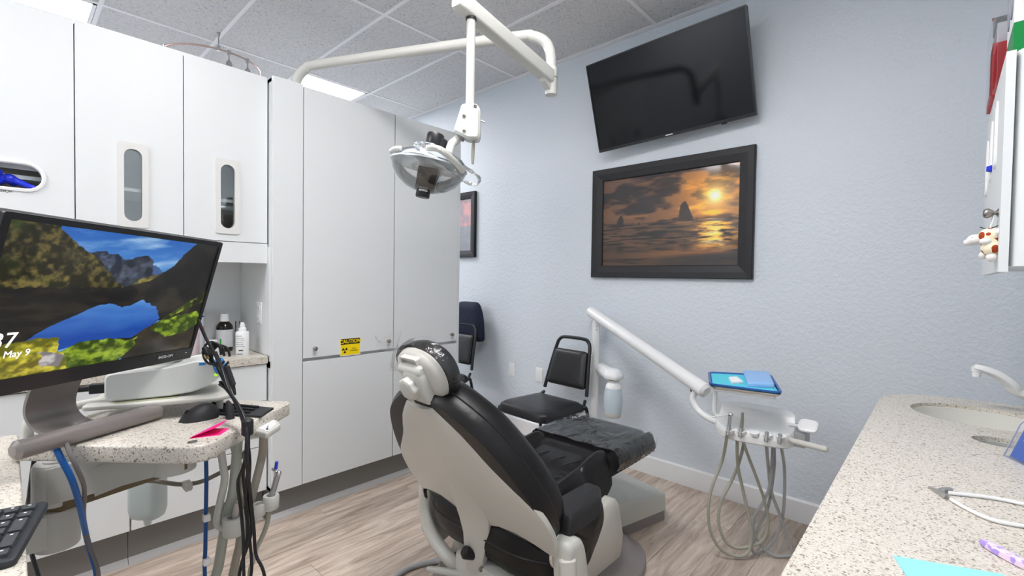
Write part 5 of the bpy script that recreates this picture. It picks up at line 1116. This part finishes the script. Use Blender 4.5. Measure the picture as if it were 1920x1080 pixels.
# lamp head: axis leans towards the yoke
HC = V(-1.403, 1.059, 1.690); top = V(-1.394, 1.071, 1.79); bot = V(-1.415, 1.045, 1.58); hax = (top-bot).normalized()
hr = (rv-hax*rv.dot(hax)).normalized()
mesh('fork', join(tube([YB-rv*.036+V(0, 0, 1.802), YB-rv*.052+V(0, 0, 1.785), YB-rv*.065-fv*.03+V(0, 0, 1.76), HC+hr*.075-fv*.045+V(0, 0, .03)], .015, 12), tube([YB-rv*.036+V(0, 0, 1.802), YB-rv*.055+fv*.01+V(0, 0, 1.79), YB-rv*.085+fv*.035+V(0, 0, 1.775), HC+hr*.02+fv*.06+V(0, 0, .045)], .011, 12)), LM, li)
mesh('fork_seam', tube([YB-rv*.0335-fv*.0+V(0, 0, 1.8035), YB-rv*.0365+V(0, 0, 1.8015)], .0225, 20, 1, False), TAUPE, li)
mesh('shield', lathe([(.03, .055), (.075, .048), (.118, .030), (.137, .006), (.139, -.004), (.130, -.030), (.108, -.060), (.075, -.084), (.035, -.098)], HC, hax, 36, 1, .95, hr), BOWL, li)
mesh('reflector', lathe([(.02, .050), (.06, .046), (.10, .030), (.118, .012), (.112, .012), (.07, .03), (.02, .036)], HC, hax, 36, 1, .95, hr), M('frosted_reflector', (.62, .72, .80), .3, spec=.6), li)
mesh('rim', lathe([(.136, .002), (.1405, .003), (.141, -.003), (.136, -.004)], HC, hax, 36, 1, .95, hr), M('rim_grey', (.62, .66, .67), .25), li)
mesh('top_knob', lathe([(.030, .052), (.032, .056), (.0325, .112), (.029, .118), (0, .119)], HC+hr*.004, hax, 24), BLACKP, li)
mesh('switch_lobe', lathe([(.016, .055), (.016, .098), (.012, .102), (0, .102)], HC+hr*.036-fv*.005, hax, 16), BLACKP, li)
mesh('knob_collar', lathe([(.036, .04), (.034, .053)], HC+hr*.012, hax, 24), LM, li)
LF_ = (HC-hax*.045, hr, rv.cross(hr) if False else hax, hr.cross(hax))
mesh('lamp_module', remap(join(slab(rpoly([(-.034, -.052), (.026, -.052), (.042, .035), (-.036, .035)], .006), -.022, .022, IDF, .003)), LF_), M('dark_casting', (.05, .047, .042), .45, .5), li)
mesh('module_clip', remap(join(box((-.018, -.056, -.026), (.014, -.040, .026), .002), box((.030, -.012, -.028), (.052, .036, .0), .003), box((.036, -.034, -.022), (.043, -.012, -.014))), LF_), CHROME, li, smooth=False)
mesh('bottom_knob', lathe([(.0, -.121), (.024, -.120), (.026, -.116), (.026, -.098), (.022, -.096)], HC-hr*.006, hax, 24), BLACKP, li)
hl = HC-fv*.09
mesh('handle', tube([HC+hr*.005-fv*.115+hax*.035, HC+hr*.05-fv*.122+hax*.036, HC+hr*.10-fv*.10+hax*.012, HC+hr*.132-fv*.055-hax*.012], lambda q: .012-.003*abs(q-.4), 12), LM, li)
mesh('handle', tube([HC-hr*.105-fv*.03+hax*.038, HC-hr*.128-fv*.025+hax*.034, HC-hr*.145-fv*.015+hax*.024], .009, 10), LM, li)
# film sleeve over the handle
def crumple(vf, amp, sc, seed):
    out = []
    for i, v in enumerate(vf[0]):
        v = Vector(v); a = np.array([v.x*sc, v.y*sc]); n1 = float(fbm(np.array([v.x*sc+v.z*sc*.7]), np.array([v.y*sc-v.z*sc*.4]), 3, seed)[0]); n2_ = float(fbm(np.array([v.z*sc+3]), np.array([v.x*sc-v.y*sc]), 3, seed+5)[0])
        out.append(v+V((n1-.47)*amp, (n2_-.47)*amp, (n1+n2_-.94)*amp*.7))
    return out, vf[1]
sl_ = single('handle_sleeve', crumple(tube([HC-hr*.02-fv*.112+hax*.045, HC+hr*.03-fv*.128+hax*.03, HC+hr*.10-fv*.11+hax*.002, HC+hr*.15-fv*.06-hax*.022, HC+hr*.185-fv*.04-hax*.036], lambda q: .024+.012*_s(q*3), 14, 6, sq=(1, .7)), .02, 26, 3), BAG, 'clear plastic sleeve over the light handle', 'plastic sleeve')
# ================================================================ DENTAL CHAIR
xc = -1.22
ch = root('dental_chair', 'black leather dental chair with ivory back shell and grey base', 'dental chair', (xc, 1.55, 0))
TH30 = math.radians(30); be = V(0, -_s(TH30), _c(TH30)); bn_ = V(0, _c(TH30), _s(TH30)); BO = V(xc, 1.144, .45)
BK = (BO, V(1, 0, 0), be, bn_)
def interp(tab, a):
    xs = [t[0] for t in tab]; return float(np.interp(a, xs, [t[1] for t in tab]))
# ivory back shell
wtab = [(-.05, .350), (0, .366), (.07, .374), (.12, .368), (.17, .348), (.22, .312), (.27, .264), (.31, .228), (.36, .196), (.42, .152), (.46, .108), (.485, .085), (.495, .070)]
rings = []
for a in np.linspace(-.045, .495, 20):
    w_ = interp(wtab, a); lats = [w_*math.sin(t) for t in np.linspace(-math.pi/2, math.pi/2, 25)]
    def bul(l): return -.004-.020*(1-(l/w_)**2)**.6-.008*math.exp(-((l+.0)/.025)**2)*max(0, 1-a/.45)
    lo = 0 if a > -.04 else 0
    def arch(l): return a+(.050*max(0, 1-(a+.045)/.14)*math.sin(math.pi*min(1, max(0, (abs(l)-.05)/.28)))**.8 if abs(l) < .33 else 0)
    rings.append([loc3(BK, l, arch(l), bul(l)) for l in lats]+[loc3(BK, l, arch(l), min(bul(l)+.024, .012)) for l in lats[::-1]])
shell = loft(rings)
# scooped lower edge and tail
tail = []
for s_, hw, off, th_ in ((.14, .06, -.026, .02), (.06, .085, -.030, .03), (.0, .088, -.036, .035), (-.045, .078, -.050, .04), (-.09, .060, -.074, .045), (-.14, .050, -.104, .045), (-.175, .044, -.124, .04), (-.19, .034, -.130, .03)):
    tail.append([loc3(BK, x*hw, s_, off+y*th_) for x, y in ((-1, .3), (-.6, 0), (0, -.08), (.6, 0), (1, .3), (1, 1), (0, 1.1), (-1, 1))])
mesh('back_shell', join(shell, loft(tail)), IVORY, ch, angle=50)
mesh('shell_bolt', lathe([(.010, 0), (.010, .003), (.006, .004), (.005, .001), (0, .001)], loc3(BK, .046, -.165, -.112), V(1, -.3, 0), 14), NICKEL, ch)
# back cushion
cu_ = [(-.13, .0), (-.125, .14), (-.10, .24), (-.04, .315), (.04, .350), (.12, .360), (.20, .350), (.30, .315), (.40, .258), (.46, .195), (.51, .12), (.54, .05), (.545, 0)]
half = catmull([V(b, a, 0) for a, b in cu_], 3)
outl = [(p.x, p.y) for p in half]+[(-p.x, p.y) for p in half[::-1][1:-1]]
def bdome(x, y): return .0
mesh('back_cushion', pillow(outl, [(.05, -.008), (.012, -.006), (.001, .012), (-.002, .04), (0, .072), (.006, .098), (.020, .118), (.045, .128), (.09, .124), (.14, .118)], BK), LEATHER, ch)
mesh('back_piping', join(*[loft([[loc3(BK, *q, h) for q in inset(outl, i)] for i, h in ((i0, h0-.003), (i0-.0035, h0), (i0, h0+.003))], caps=False) for i0, h0 in ((-.0015, .052),)]), BLACKP, ch)
# headrest
HDO = V(xc+.014, .928, .903); th2 = math.radians(24); HK = (HDO, V(1, 0, 0), V(0, -_s(th2), _c(th2)), V(0, _c(th2), _s(th2)))
hh = [(-.005, 0), (0, .068), (.02, .102), (.068, .120), (.115, .115), (.152, .088), (.172, .045), (.178, 0)]
hf = catmull([V(b, a, 0) for a, b in hh], 3); ho = [(p.x, p.y) for p in hf]+[(-p.x, p.y) for p in hf[::-1][1:-1]]
hd_ = mesh('headrest_pad', pillow(ho, [(.03, .0), (.006, .002), (0, .014), (.001, .036), (.010, .056), (.035, .066), (.06, .066)], HK), LEATHER, ch)
hs = mesh('headrest_shell', pillow(inset(ho, .007), [(.05, -.030), (.025, -.027), (.006, -.016), (0, .0), (0, .008)], HK), IVORY, ch)
mesh('slot_collar', remap(holed(rrect(-.041, .046, .126, .156, .008), [rrect(-.034, .039, .132, .150, .005)[::-1]], -.038, -.012), HK), IVORY, hs, smooth=False)   # real recess inside a raised collar
KB_ = (HDO, HK[1], HK[2], HK[3])
mesh('pivot_housing', pillow(rpoly([(-.035, .005), (.06, .0), (.064, .10), (.045, .125), (-.02, .125), (-.040, .10)], .015, 4), [(.014, -.058), (.004, -.052), (0, -.042), (0, -.01)], KB_), IVORYL, ch)
mesh('pivot_barrel', tube([loc3(HK, -.044, .115, -.036), loc3(HK, .052, .115, -.036)], .019, 16, 1), IVORYL, ch)
star = []
for k in range(48):
    a = 2*math.pi*k/48; r0 = .037*(1+.05*_c(8*a)); star.append((r0*_c(a)+.006, r0*_s(a)+.066))
mesh('tilt_knob', pillow(star, [(.0, -.054), (0, -.078), (.004, -.082), (.012, -.084)], HK), IVORYL, ch)
mesh('glide_bar', join(remap(box((-.010, -.085, -.034), (.034, .02, -.022), .003), HK), tube([loc3(HK, -.03, -.03, -.04), loc3(HK, -.038, -.005, -.046), loc3(HK, -.03, .012, -.05)], .006, 8)), CHROME, ch)
# film over the headrest
hb = loft([[loc3(HK, x, y, h) for x, y in inset(ho, i)] for i, h in ((-.006, -.004), (-.011, .014), (-.011, .036), (-.004, .062))], caps=False)
wing = crumple(loft([[loc3(HK, -.10-.13*q, .03+.02*q+(.165-.03*q)*t_, .02+.02*_s(q*5+t_*7)) for t_ in np.linspace(0, 1, 12)] for q in np.linspace(0, 1, 9)], caps=False, closed=False), .03, 28, 14)
hfm = root('headrest_film', 'clear crumpled plastic cover over the chair headrest', 'plastic cover', HDO)
mesh('cover', crumple(hb, .012, 30, 9), BAG, hfm); mesh('loose_tail', wing, BAG, hfm)
# seat: lofted cross sections along the chair
def section(y, hw, zc, bol, zb, n=30, inner=.62):
    up = []
    for t in np.linspace(-1, 1, n):
        x = hw*t; e = max(0, 1-abs(t)**7); b = bol*max(0, math.sin(math.pi*min(1, max(0, (abs(t)-inner)/(1-inner)))))**.8
        gr = .010*math.exp(-((abs(t)-inner)/.035)**2) if bol > .004 else 0
        up.append(V(xc+x, y, zb+(zc-zb)*(e**.5)+b*1.0-gr))
    dn = [V(xc+hw*t*.96, y, zb-.012*max(0, 1-abs(t)**4)) for t in np.linspace(1, -1, 14)]
    return up+dn
secs = []
for y, hw, zc, bol, zb in [(1.20, .18, .40, .0, .36), (1.215, .215, .45, .004, .345), (1.26, .235, .478, .020, .34), (1.34, .240, .480, .042, .34), (1.44, .238, .484, .052, .35), (1.520, .234, .494, .056, .36), (1.532, .234, .484, .054, .36), (1.544, .234, .496, .056, .36), (1.60, .230, .508, .056, .37), (1.66, .226, .520, .052, .385), (1.69, .224, .526, .046, .40), (1.715, .222, .530, .034, .42), (1.725, .215, .528, .022, .44)]:
    secs.append(section(y, hw, zc, bol, zb))
mesh('seat_cushion', loft(secs), LEATHER, ch, angle=60)
for yy, z_ in ((1.45, .487), (1.60, .511)):
    for sx in (-.07, .02, .09): mesh('seat_crease', tube([V(xc+sx, yy-.05, z_-.001), V(xc+sx+.012, yy, z_+.002), V(xc+sx+.03, yy+.045, z_+.002)], .0022, 6), BLACKP, ch)
fs_ = []
for y, hw, zc, zb in [(1.66, .195, .500, .45), (1.67, .212, .525, .452), (1.72, .222, .533, .455), (1.85, .226, .538, .458), (2.00, .228, .542, .462), (2.09, .228, .545, .470), (2.12, .222, .540, .480), (2.135, .20, .528, .495)]:
    fs_.append(section(y, hw, zc, .012 if hw > .215 else 0, zb, 24, .75))
mesh('leg_cushion', loft(fs_), LEATHER, ch, angle=60)
# film over the leg rest
fl_ = []
for i, y in enumerate(np.linspace(1.74, 2.125, 34)):
    hw = .236-.012*max(0, (y-2.09)/.035); rg_ = []
    for t in np.linspace(-1, 1, 22):
        rg_.append(V(xc+hw*t, y, .552+.006*(y-1.74)+.012*max(0, abs(t)-.7)-.05*max(0, abs(t)-.93)/.07*.4))
    ww = .004*_s(y*190)
    rg_ += [V(xc+hw+.004+ww, y, .525), V(xc+hw+.001-ww, y, .495), V(xc+hw-.01+ww, y, .462), V(xc+hw-.05, y, .448)]
    rg_ = [V(xc-hw+.05, y, .448), V(xc-hw+.01-ww, y, .462), V(xc-hw-.001+ww, y, .495), V(xc-hw-.004-ww, y, .525)]+rg_
    fl_.append(rg_)
vf_ = loft(fl_, caps=False, closed=False)
single('legrest_film', crumple(vf_, .009, 17, 23), FILM, 'glossy clear plastic cover over the chair leg rest', 'plastic cover', angle=80)
# wide lower seat skirt (black) wrapping round the hip
sk_ = rpoly([(-.325, 1.19), (-.20, 1.135), (.20, 1.135), (.325, 1.19), (.330, 1.36), (.27, 1.50), (-.27, 1.50), (-.330, 1.36)], .07, 5)
KS = (V(xc, 0, 0), V(1, 0, 0), V(0, 1, 0), V(0, 0, 1))
mesh('seat_skirt', pillow(sk_, [(.09, .262), (.04, .268), (.012, .29), (0, .325), (0, .37), (.006, .41), (.03, .43), (.08, .435)], KS), LEATHER, ch)
mesh('skirt_seam', loft([[loc3(KS, *q, h) for q in inset(sk_, i)] for i, h in ((-.001, .352), (-.004, .356), (-.001, .360))], caps=False), BLACKP, ch)
for s_ in (-1, 1):
    FA = (V(xc, 0, 0), V(s_, 0, 0), V(0, 1, 0), V(0, 0, 1))
    mesh('arm_pad', pillow(rpoly([(.255, 1.20), (.370, 1.21), (.365, 1.40), (.315, 1.475), (.255, 1.475)], .014, 4), [(.008, .452), (0, .460), (0, .510), (.006, .520), (.02, .524)], FA), BLACKM, ch)
    sidep = pillow([(y, z) for y, z in rpoly([(1.22, .46), (1.47, .49), (1.485, .42), (1.44, .33), (1.36, .265), (1.28, .25)], .03, 4)], [(.02, .275), (.004, .285), (0, .30), (.01, .330), (.03, .342)], (V(xc, 0, 0), V(0, 1, 0), V(0, 0, 1), V(s_, 0, 0)))
    mesh('side_skirt', sidep, LEATHER, ch)
    # hinge cover and arm link
    mesh('hinge_cover', pillow(rpoly([(1.17, .452), (1.225, .462), (1.262, .435), (1.30, .30), (1.32, .16), (1.24, .13), (1.185, .20), (1.165, .40)], .025, 4), [(.012, .330), (.0, .336), (0, .380), (.010, .392), (.025, .396)], (V(xc, 0, 0), V(0, 1, 0), V(0, 0, 1), V(s_, 0, 0))), IVORYL, ch)
    mesh('hinge_ring', lathe([(.052, .3285), (.054, .330), (.054, .337), (.052, .339)], V(xc, 1.188, .412), (s_, 0, 0), 28, 1, .62, (0, .2, 1)), CHROME, ch)
    mesh('support_arm', tube([V(xc+s_*.362, 1.20, .40), V(xc+s_*.365, 1.195, .30), V(xc+s_*.29, 1.18, .215), V(xc+s_*.16, 1.175, .165), V(xc+s_*.08, 1.20, .145)], lambda q: .038-.004*q, 14, 6, sq=(.75, 1.15)), IVORY, ch)
    mesh('side_panel', pillow(rpoly([(1.25, .13), (1.30, .30), (1.45, .36), (1.66, .40), (1.70, .36), (1.74, .22), (1.72, .13)], .02, 4), [(.01, .20), (0, .21), (0, .262), (.008, .268)], (V(xc, 0, 0), V(0, 1, 0), V(0, 0, 1), V(s_, 0, 0))), IVORY, ch)
mesh('chassis', box((xc-.20, 1.22, .10), (xc+.20, 1.72, .33), .02), IVORY, ch)
mesh('rear_cover', box((xc-.10, 1.13, .06), (xc+.205, 1.26, .258), .015), IVORYL, ch)
mesh('back_actuator', tube([V(xc-.01, 1.10, .30), V(xc+.04, 1.25, .235)], .022, 12, 1), BLACKM, ch)
bpl = rpoly([(-.30, 1.02), (.30, 1.02), (.335, 1.55), (.30, 1.90), (.20, 2.05), (-.20, 2.05), (-.30, 1.90), (-.335, 1.55)], .10, 5)
mesh('base_plate', pillow(bpl, [(0, 0), (0, .02), (.008, .034), (.05, .05), (.10, .10), (.125, .14)], KS), TAUPE, ch)
# front hood with dark kick, turned a little
q0_, q1_ = V(-1.15, 1.997, 0), V(-1.054, 2.385, 0); hd1 = (q1_-q0_).normalized(); hd2 = V(-hd1.y, hd1.x, 0)
HQ = (q0_-hd1*.12, hd1, hd2, V(0, 0, 1)); hlen = (q1_-q0_).length+.12
hp_ = rrect(0, hlen, 0, .36, .02, 4)
mesh('hood_kick', pillow(hp_, [(.004, 0), (.004, .06)], HQ), TAUPE, ch)
def hoodz(x, y): return 0
rgs = []
for ins, k in ((0, .0), (0, .55), (.002, .82), (.006, .94), (.013, 1.0)):
    rgs.append([loc3(HQ, x, y, .055+k*(.130-.045*max(0, x/hlen-.15))) for x, y in inset(hp_, ins)])
rgs.append([loc3(HQ, hlen/2+(x-hlen/2)*.5, .18+(y-.18)*.5, .055+(.130-.045*max(0, (hlen/2+(x-hlen/2)*.5)/hlen-.15))) for x, y in hp_])
mesh('hood', loft(rgs, fan=True), IVORYL, ch)
# release lever and foot hose
mesh('lever', tube([V(-1.41, 1.075, .172), V(-1.33, 1.115, .176), V(-1.27, 1.145, .172)], lambda q: .010+.008*q, 14, 5), IVORYL, ch)
mesh('lever_hub', lathe([(.022, .10), (.024, .104), (.024, .185), (.018, .192), (0, .193)], (-1.262, 1.15, 0), n=20), IVORYL, ch)
single('floor_hose', tube([at(735, 1092, Z=.012), at(745, 1078, Z=.012), at(775, 1062, Z=.012), at(815, 1053, Z=.012), at(850, 1052, Z=.012), at(880, 1055, Z=.012)], .0115, 12), GREYHOSE, 'grey hose curving over the floor behind the dental chair', 'hose')
